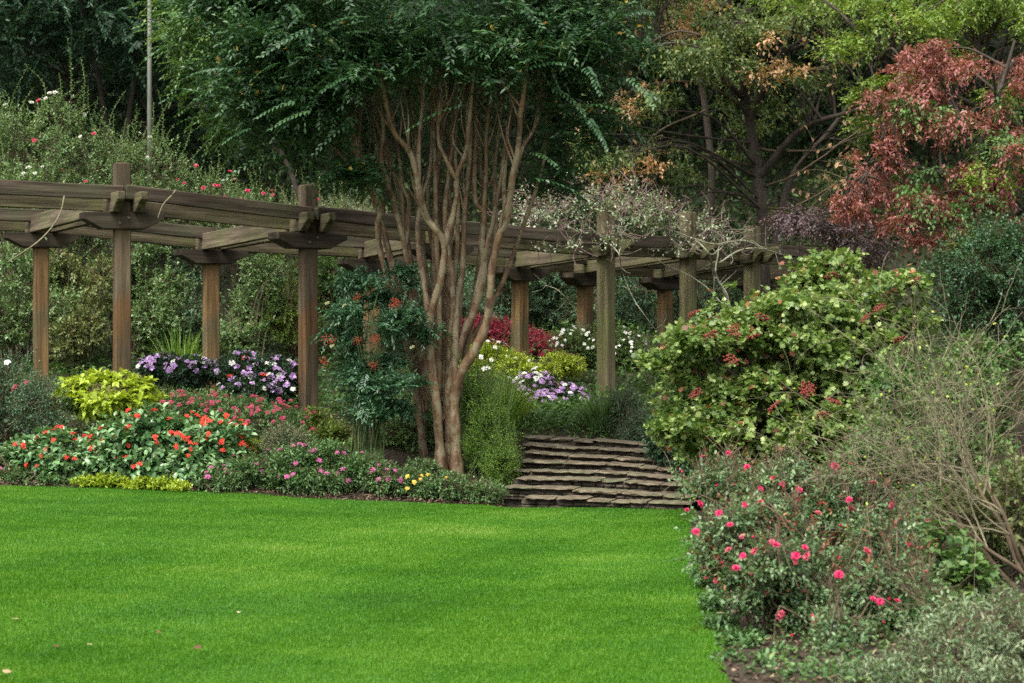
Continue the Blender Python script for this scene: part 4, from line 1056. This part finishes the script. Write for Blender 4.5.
shrub('pentas', 'tallest pink pentas in front of the tall dark post', 'flower bush', [(295, 468, 20.6, 34, 24, .26), (325, 462, 20.7, 28, 22, .26), (310, 482, 20.45, 40, 14, .2)], 1700, mat='l_bed', k=8, L=.052, Wd=.02, twig=.13, ns=10, up=.5, flowers=dict(kind='pink', n=26, top=-.1, scale=.8), group='pink pentas')
shrub('pentas', 'pink pentas spreading under the bamboo canes', 'flower bush', [(360, 472, 20.6, 28, 18, .24), (385, 480, 20.5, 26, 15, .22)], 850, mat='l_bed', k=8, L=.052, Wd=.02, twig=.13, ns=8, up=.5, flowers=dict(kind='pink', n=13, top=-.1, scale=.8), group='pink pentas')
shrub('lantana', 'yellow-flowered lantana sprawling at the base of the tan trunks', 'flower bush', [(420, 486, 20.45, 26, 14, .22), (448, 488, 20.4, 26, 14, .22), (480, 492, 20.35, 26, 11, .2), (425, 470, 20.7, 22, 12, .2)], 1100, mat='l_bed', k=8, L=.045, Wd=.02, twig=.12, ns=8, up=.5, flowers=dict(kind='yellow', n=9, scale=.75))
# heavenly bamboo
def build_nandina():
    lobes = [(368, 345, 21.0, 48, 45, .45), (365, 300, 21.0, 40, 32, .4), (372, 385, 20.95, 46, 24, .42), (370, 404, 20.95, 38, 16, .35), (400, 335, 21, 32, 40, .35), (335, 330, 21, 24, 30, .3), (385, 280, 21.2, 30, 18, .3)]
    org = np.array([(366 - 512) / F * 21.1, 21.1, float(gh((366 - 512) / F * 21.1, 21.1))])
    root = thing('nandina', 'heavenly bamboo with dark pinnate leaves and rusty red berry clusters beside the tan trunks', 'shrub', org)
    P, O = sample_lobes(tiers(lobes, 6, .5, .25, .85), 1250, .2, .35, seed=4)
    lv = Leaves(); foliage(lv, P, O * [1, 1, .3], 14, .062, .024, T_DIA, .28, 'flat', up=.12, droop=.12, spread=62)
    lv.build('foliage', M['l_nandina'], root, org)
    tb = Tubes()
    for i in range(26):
        b = org + np.array([R.normal() * .13, R.normal() * .1, -.04]); e = P[R.integers(len(P))]
        m = b + (e - b) * .6; m[:2] = b[:2] + (e[:2] - b[:2]) * .25
        tb.add(spline([b, m, e], 8), np.linspace(.011, .004, 8), 5)
    tb.build('canes', M['green_stem'], root, org)
    for (px, py) in ((356, 296), (374, 337), (358, 339), (391, 303), (330, 338), (373, 364), (326, 360), (398, 300)):
        p = W(px, py, 20.6)
        o = link('berry_cluster', FL['berry_rust'], root, p - org); o.rotation_euler = (R.normal() * .3 - .9, R.normal() * .3, R.random() * 6)
        s = R.uniform(.6, .95); o.scale = (s, s, s)
    for (px, py) in ((327, 303), (345, 305), (332, 346), (412, 347)):
        o = link('flower', FL['lilac_white'], root, W(px, py, 20.55) - org); o.rotation_euler = (-.6, .2, 1); o.scale = (.9, .9, .9)
build_nandina()

# ------------------------------------------------------------------ climbing vine over the far beams
def build_vine():
    lobes = [(540, 212, 26.6, 40, 20, .5), (600, 200, 27, 48, 26, .5), (650, 208, 27.8, 44, 22, .5), (705, 225, 28.6, 36, 16, .4), (560, 245, 26.2, 40, 6, .15), (610, 238, 26.6, 24, 12, .2), (672, 245, 27.9, 26, 12, .2), (720, 246, 28.8, 24, 10, .2), (520, 226, 26.0, 24, 8, .15)]
    org = np.array([*W(688, 0, 28.6)[:2], 0]); org[2] = float(gh(org[0], org[1]))
    root = thing('climbing_vine', 'half bare climbing vine with lichen-pale branches over the far end of the beams', 'vine', org)
    P, O = sample_lobes(lobes, 760, .05, .75, seed=3)
    lv = Leaves(); foliage(lv, P, O, 6, .05, .034, T_DIA, .22, 'spiral', .4, .1)
    lv.build('foliage', M['l_pale'], root, org)
    tb = Tubes()
    for pts, d, r in (([(735, 330), (728, 300), (715, 272), (706, 250), (690, 238), (665, 228)], 28.0, .032), ([(706, 340), (712, 300), (716, 270), (720, 245)], 28.1, .03), ([(720, 262), (745, 248), (775, 252), (800, 262)], 28.1, .022),
                      ([(690, 238), (715, 244), (742, 240), (768, 250)], 28.0, .02), ([(665, 228), (640, 240), (660, 262), (700, 282), (730, 312), (750, 340)], 27.9, .016), ([(590, 228), (610, 245), (618, 255), (625, 280), (640, 310), (655, 330)], 26.4, .014),
                      ([(618, 255), (622, 240), (615, 225)], 26.4, .012), ([(720, 250), (735, 235), (757, 228)], 28, .012), ([(580, 232), (560, 222), (540, 228), (520, 222)], 26.6, .010), ([(545, 285), (562, 292), (575, 310), (582, 335)], 28, .010)):
        q = spline([W(x, y, d + .12 * R.normal()) for x, y in pts], len(pts) * 5)
        q = q + .015 * np.stack([snoise(q, 5, 1), snoise(q, 5, 2), snoise(q, 5, 3)], 1)
        r = r * .72
        tb.add(q, np.linspace(r, r * .45, len(q)) * (1 + .15 * snoise(q, 12, 2)), 6)
        for _ in range(9):
            a = q[R.integers(len(q))]; e = a + rdir(1)[0] * R.uniform(.15, .4)
            tb.add(spline([a, (a + e) / 2 + R.normal(size=3) * .04, e], 6), np.linspace(r * .4, .003, 6), 4)
    tb.build('branches', M['lichen'], root, org)
    tb = Tubes()
    for i in R.choice(len(P), 420, replace=False):
        a = P[i]; e = a + unit(R.normal(size=3) + [0, 0, .5]) * R.uniform(.15, .5)
        tb.add(spline([a, (a + e) / 2 + R.normal(size=3) * .05, e], 6), np.linspace(.006, .003, 6), 4)
    M['purple_twig'] = rough_mat('purple_twig', [(.3, (.09, .05, .05)), (.7, (.24, .16, .15))], scale=8, bump=.2)
    tb.build('twigs', M['purple_twig'], root, org)
build_vine()
def build_cane():
    org = np.array([*W(64, 0, 22.2)[:2], 0]); org[2] = float(gh(org[0], org[1]))
    root = thing('rose_cane', 'long pale bare cane arching down from the nearest beam', 'rose cane', W(64, 181, 22.3))
    o = np.array(root.location)
    tb = Tubes()
    tb.add(spline([W(8, 262, 22.0), W(40, 240, 22.0), W(58, 218, 22.1), W(64, 198, 22.2), W(64, 181, 22.3)], 24), np.linspace(.007, .012, 24), 6)
    tb.build('stem', M['pale_twig'], root, o)
    lv = Leaves()
    Q = np.array([W(45, 237, 22), W(52, 228, 22.1), W(62, 205, 22.2), W(64, 190, 22.3)])
    lv.add(Q, rdir(4), np.tile([0, 0, 1.], (4, 1)), .05, .025, .5, T_OVAL)
    lv.build('leaf', M['l_greygreen'], root, o)
build_cane()
def build_short_cane():
    root = thing('rose_cane', 'short pale bare cane hanging over the beam just past the second front post', 'rose cane', W(176, 190, 22.5))
    o = np.array(root.location); tb = Tubes()
    tb.add(spline([W(158, 218, 22.2), W(163, 205, 22.2), W(172, 195, 22.3), W(176, 190, 22.5)], 12), np.linspace(.007, .01, 12), 6)
    tb.build('stem', M['pale_twig'], root, o)
build_short_cane()

# ------------------------------------------------------------------ right side: viburnum, holly, twiggy bush, roses
V_L = [(704, 372, 18.6, 60, 60, .7), (735, 345, 18.9, 58, 52, .7), (800, 325, 19, 72, 55, .8), (865, 300, 19.2, 58, 40, .7), (760, 420, 18.3, 80, 50, .7), (688, 415, 18.6, 36, 40, .5), (700, 430, 18.4, 48, 38, .6), (850, 370, 18.6, 70, 60, .7), (890, 330, 19.2, 40, 40, .6), (820, 270, 19.4, 40, 20, .4), (845, 440, 18, 60, 40, .6)]
def build_viburnum():
    bx, by = (790 - 512) / F * 18.9, 18.9
    org = np.array([bx, by, float(gh(bx, by))])
    root = thing('viburnum', 'large viburnum with yellow-green lobed leaves and red berry clusters beside the steps', 'shrub', org)
    P, O = sample_lobes(tiers(V_L, 9, .42, .17, .85), 5200, .25, .3, seed=6)
    P2, O2 = sample_lobes(V_L, 1500, .3, .2, seed=6); P = np.concatenate([P, P2]); O = np.concatenate([O, O2])
    ok = above(P, .1); P, O = P[ok], O[ok]
    lv = Leaves(); foliage(lv, P, O * [1, 1, .6], 8, .058, .058, T_LOBE, .17, 'spiral', up=.25, droop=.12, spread=74, tb=.2)
    lv.build('foliage', M['l_viburnum'], root, org)
    lv = Leaves(); i = R.choice(np.where((P[:, 0] < 2.6) | (P[:, 2] > 2.1))[0], 420, replace=False); n = len(i)
    lv.add(P[i] + O[i] * .06, rdir(n) + [0, -.3, 0], unit(.4 * R.normal(size=(n, 3)) + [0, -.3, 1]), .06, .06, R.random(n), T_LOBE)
    lv.build('red_leaves', M['l_rustleaf'], root, org)
    tb = Tubes(); stems_to(tb, org, P, 60, .022, .005, .15)
    tb.build('stems', M['bark'], root, org)
    C = [(848, 262), (742, 268), (690, 305), (768, 318), (704, 352), (720, 358), (812, 387), (830, 400), (795, 392), (820, 408), (805, 378), (780, 405), (690, 395), (905, 340), (890, 305), (880, 318), (840, 415), (935, 278), (760, 345), (733, 322)]
    for px, py in C:
        p = W(px, py, 18.2)
        # rest on the near surface of the crown
        dd = np.abs(P[:, 0] - p[0]) + np.abs(P[:, 2] - p[2]); near = np.where(dd < .16)[0]
        if not len(near): continue
        p = P[near[np.argmin(P[near, 1])]] + [0, -.03, .03]
        o = link('berry_cluster', FL['berry_red'], root, p - org); s = R.uniform(.8, 1.25)
        o.scale = (s, s, s); o.rotation_euler = (.7 + R.normal() * .2, R.normal() * .3, R.random() * 6)
build_viburnum()
shrub('holly', 'dark glossy evergreen bush under the coral red tree', 'shrub', [(985, 265, 21, 55, 42), (1030, 300, 21, 60, 60), (960, 300, 21, 40, 40), (1000, 235, 21.2, 35, 25)], 2600, mat='l_myrtle', k=8, L=.05, Wd=.028, twig=.18, ns=16, up=.4)
shrub('mixed_shrub', 'loose mid-green shrub behind the twiggy bush', 'shrub', tiers([(930, 400, 16.5, 75, 70, .7), (1010, 400, 16.3, 70, 90, .7), (890, 450, 16, 60, 50, .6), (970, 470, 15.5, 90, 50, .6)], 10, .4, .26, .9), 3400, mat='l_mid', k=7, L=.06, Wd=.036, twig=.2, ns=40, up=.4, sr=(.014, .003), shell=.3)
shrub('mixed_shrub', 'yellowing leafy shrub low at the foot of the twiggy bush', 'shrub', [(975, 520, 12.9, 45, 40, .4), (1020, 510, 12.8, 40, 50, .4)], 600, mat='l_olive', k=6, L=.05, Wd=.03, T=T_OVAL, twig=.14, ns=14, up=.3)
def build_twiggy():
    d0 = 12.4
    org = np.array([(1030 - 512) / F * d0, d0, 0.]); org[2] = float(gh(org[0], org[1]))
    root = thing('twiggy_bush', 'nearly leafless bush of pale tangled twigs above the pink roses', 'shrub', org)
    tb, tw = Tubes(), Tubes(); tips = []
    def grow(p, d, ln, r, lev):
        n = 5; q = [p]
        for i in range(n):
            d = unit(d + .16 * R.normal(size=3) + np.array([0, 0, .04 if lev < 3 else -.02]))
            q.append(q[-1] + d * ln / n)
        q = np.array(q)
        (tb if lev < 1 else tw).add(spline(q, 11), np.linspace(r, r * .62, 11), 6 if lev < 2 else 4)
        tips.append(q[-1])
        if lev >= 4: return
        m = [4, 4, 3, 2][lev]
        for i in range(m):
            j = R.integers(2, n + 1)
            nd = unit(d + .85 * rdir(1)[0] + np.array([-.12, -.05, .08]))
            grow(q[j], nd, ln * R.uniform(.62, .95), max(.0018, r * .42), lev + 1)
    for (ex, ey, dd) in ((960, 480, -.1), (985, 440, .3), (1010, 430, .4), (940, 500, -.3), (930, 470, .3)):
        e = W(ex, ey, d0 + dd)
        grow(org + [R.normal() * .06, R.normal() * .06, -.03], unit(e - org), np.linalg.norm(e - org) * .85, .017, 0)
    tb.build('branches', M['twig'], root, org)
    tw.build('twigs', M['pale_twig'], root, org)
    T = np.array(tips); i = R.choice(len(T), 150); n = len(i)
    lv = Leaves(); lv.add(T[i], rdir(n), unit(R.normal(size=(n, 3)) + [0, -.5, 1]), .024, .015, R.random(n), T_OVAL)
    lv.build('last_leaves', M['l_lime'], root, org)
build_twiggy()
RB = 'pink rose bushes'
def rose(label, lobes, n, nf, base, top=-.25):
    root = shrub('rose_bush', label, 'rose bush', tiers(lobes, 7, .5, .42, .75) + [(a, b, c, d * .75, e * .75, f * .75) for a, b, c, d, e, f in lobes], n, mat='l_rose', k=7, L=.038, Wd=.022, T=T_OVAL, twig=.17, ns=60, sr=(.009, .0028), up=.6, shell=.2, bump=.45, sspread=.1, base=base, group=RB)
    org = np.array(root.location)
    P, O = sample_lobes(lobes, 170, .85, .35); k_ = above(P, .3); lv = Leaves()
    foliage(lv, P[k_], O[k_], 6, .03, .016, T_OVAL, .14, 'spiral', .8, .05); lv.build('young_leaves', M['l_rustleaf'], root, org)
    C, A = lobes_world(lobes)
    for px, py in nf:
        c = W(px, py, lobes[0][2])
        # nearest lobe surface seen along this line
        best = None
        for (cc, aa) in zip(C, A):
            dx = ((c[[0, 2]] - cc[[0, 2]]) / aa[[0, 2]]); r2 = float(dx @ dx)
            y = cc[1] - aa[1] * math.sqrt(max(0, 1 - r2)) * 1.0
            if r2 < 1.3 and (best is None or y < best): best = y
        y = (best if best is not None else lobes[0][2]) - .05
        P = W(px, py, y)[None]
        put_flowers(['rose', 'rose', 'rose', 'rose', 'rose_faded'], root, org, P, np.array([[R.normal() * .5, -.5, .4]]), .68, face=.4)
    FP, FO = pick_front(lobes, len(nf), 0)
    put_flowers(['rose_bud', 'rose_bud', 'rose_faded'], root, org, FP, FO, .55, name='bud', face=.1)
    return root
rose('pink rose bush reaching over the lawn edge, its bare stems showing below', [(738, 538, 11.5, 48, 40, .34), (790, 560, 11.3, 62, 50, .38), (745, 580, 11.3, 36, 28, .28), (815, 605, 11.2, 55, 40, .34), (770, 520, 11.7, 50, 35, .3)], 2500,
     [(696, 532), (700, 504), (719, 513), (760, 501), (772, 542), (776, 545), (755, 551), (743, 556), (736, 568), (796, 556), (805, 548), (795, 562), (807, 556), (839, 575), (781, 614), (779, 617), (814, 616), (816, 623), (818, 635), (730, 525), (745, 505)], ((795 - 512) / F * 11.4, 11.4))
rose('pink rose bush behind the others, nearest the end of the steps', [(722, 485, 13.3, 38, 32, .36), (780, 488, 13.2, 52, 34, .40), (845, 500, 13, 48, 32, .38), (890, 510, 13, 40, 30, .34)], 1900,
     [(747, 467), (760, 489), (773, 478), (782, 484), (799, 490), (849, 500), (851, 509), (892, 505), (835, 466), (728, 453), (687, 510), (928, 522), (917, 515)], ((790 - 512) / F * 13.2, 13.2))
rose('pink rose bush beside the silvery shrub, with few blooms', [(880, 548, 11.6, 50, 42, .38), (890, 590, 11.1, 56, 40, .36), (860, 635, 10.8, 60, 36, .34), (920, 620, 10.9, 40, 30, .3), (845, 668, 10.3, 55, 26, .3), (800, 655, 10.7, 36, 22, .25)], 2700, [(873, 599), (880, 602), (916, 632), (867, 551), (897, 601)], ((880 - 512) / F * 11.2, 11.2))
shrub('hydrangea', 'broad-leaved yellow-green plant between the rose bushes and the twiggy bush', 'plant', [(935, 555, 11.9, 36, 34, .3), (965, 580, 11.6, 30, 30, .28), (925, 595, 11.5, 25, 24, .25)], 360, mat='l_mid', k=6, L=.075, Wd=.055, T=T_OVAL, twig=.14, ns=10, up=.3, droop=.3)
shrub('silvery_shrub', 'silvery narrow-leaved shrub in the near corner', 'shrub', [(870, 695, 9.5, 50, 35, .3), (960, 665, 9.6, 75, 55, .35), (1015, 640, 9.6, 50, 50, .33), (910, 690, 9.4, 60, 35, .3), (1000, 710, 9.2, 90, 50, .36)], 2300, mat='l_silver', k=8, L=.045, Wd=.011, T=T_OVAL, twig=.14, ns=24, sr=(.006, .002), up=.6)
shrub('weed_patch', 'low green weeds at the lawn edge under the rose stems', 'plant', [(722, 625, 11.5, 18, 14, .18), (745, 643, 10.9, 28, 13, .22), (728, 662, 10.4, 18, 9, .2), (775, 664, 10.3, 34, 14, .25), (752, 680, 9.95, 36, 11, .22), (805, 682, 9.8, 44, 18, .25), (850, 684, 9.7, 44, 24, .25), (712, 600, 12.4, 14, 10, .2), (705, 575, 13.5, 12, 9, .25)], 1200, mat='l_bed', k=6, L=.045, Wd=.026, T=T_OVAL, twig=.08, ns=0, up=.9, shell=.1)

# ------------------------------------------------------------------ small things
def build_tag():
    p = W(424.5, 384, 22.0); org = np.array([p[0], p[1], float(gh(p[0], p[1]))])
    root = thing('plant_label', 'small white plant label on a stake behind the tan trunks', 'plant label', org)
    bm = bmesh.new(); bmesh.ops.create_cube(bm, size=1, matrix=Matrix.Translation(Vector((p - org).tolist())) @ Matrix.Rotation(-.25, 4, 'X') @ Matrix.Diagonal((.055, .006, .13, 1)))
    bmesh.ops.bevel(bm, geom=list(bm.edges), offset=.002, segments=1, affect='EDGES')
    link('plate', mesh_bm('plate', bm, M['white']), root)
    bm = bmesh.new(); h = p[2] - org[2]
    bmesh.ops.create_cone(bm, cap_ends=True, segments=8, radius1=.006, radius2=.006, depth=h, matrix=Matrix.Translation((0, .008, h / 2 - .03)))
    link('stake', mesh_bm('stake', bm, M['metal']), root)
build_tag()
def fallen(px, py, label, mat, s=.07, group='fallen leaves on the lawn'):
    d = CZ * F / (py - 341.5)
    for _ in range(6):
        x = (px - 512) / F * d; d = (CZ - float(gh(x, d))) * F / (py - 341.5)
    x = (px - 512) / F * d
    s *= .72; lv = Leaves(); o = np.array([x, d, float(gh(x, d)) + .035])
    lv.add(np.zeros((1, 3)), np.array([[R.normal(), R.normal(), .1]]), np.array([[.2, -.3, 1.]]), s, s * .8, R.random(1), T_LOBE)
    ob = lv.build('fallen_leaf', M[mat]); ob.location = o.tolist()
    ob['label'] = label; ob['category'] = 'leaf'; ob['group'] = group
M['dry_leaf'] = leaf_mat('dry_leaf', [(0, (.30, .20, .10)), (1, (.60, .48, .32))], trans=.1)
M['brown_leaf'] = leaf_mat('brown_leaf', [(0, (.10, .04, .02)), (1, (.2, .09, .04))], trans=.1)
fallen(16, 625, 'pale dry leaf on the lawn, highest of the three near the photo edge', 'dry_leaf', .075)
fallen(3, 679, 'pale tan leaf cut by the lower corner of the photo', 'dry_leaf', .07)
fallen(90, 651, 'pale dry leaf beside a dull flat leaf on the lawn', 'dry_leaf', .05)
fallen(54, 652, 'dull tan leaf lying flat in the grass', 'brown_leaf', .06)
fallen(161, 638, 'small brown leaf in the grass', 'brown_leaf', .05)
fallen(195, 655, 'rusty leaf nearest the middle of the lawn front', 'brown_leaf', .06)
fallen(237, 618, 'tiny white speck of a leaf alone on the lawn', 'dry_leaf', .035)
fallen(691, 634, 'reddish leaf on the lawn edge by the rose stems', 'brown_leaf', .06)
fallen(330, 494, 'pale leaf on the lawn edge below the pentas', 'dry_leaf', .09)
fallen(385, 497, 'bleached leaf on the mulch beside the lantana', 'dry_leaf', .08)
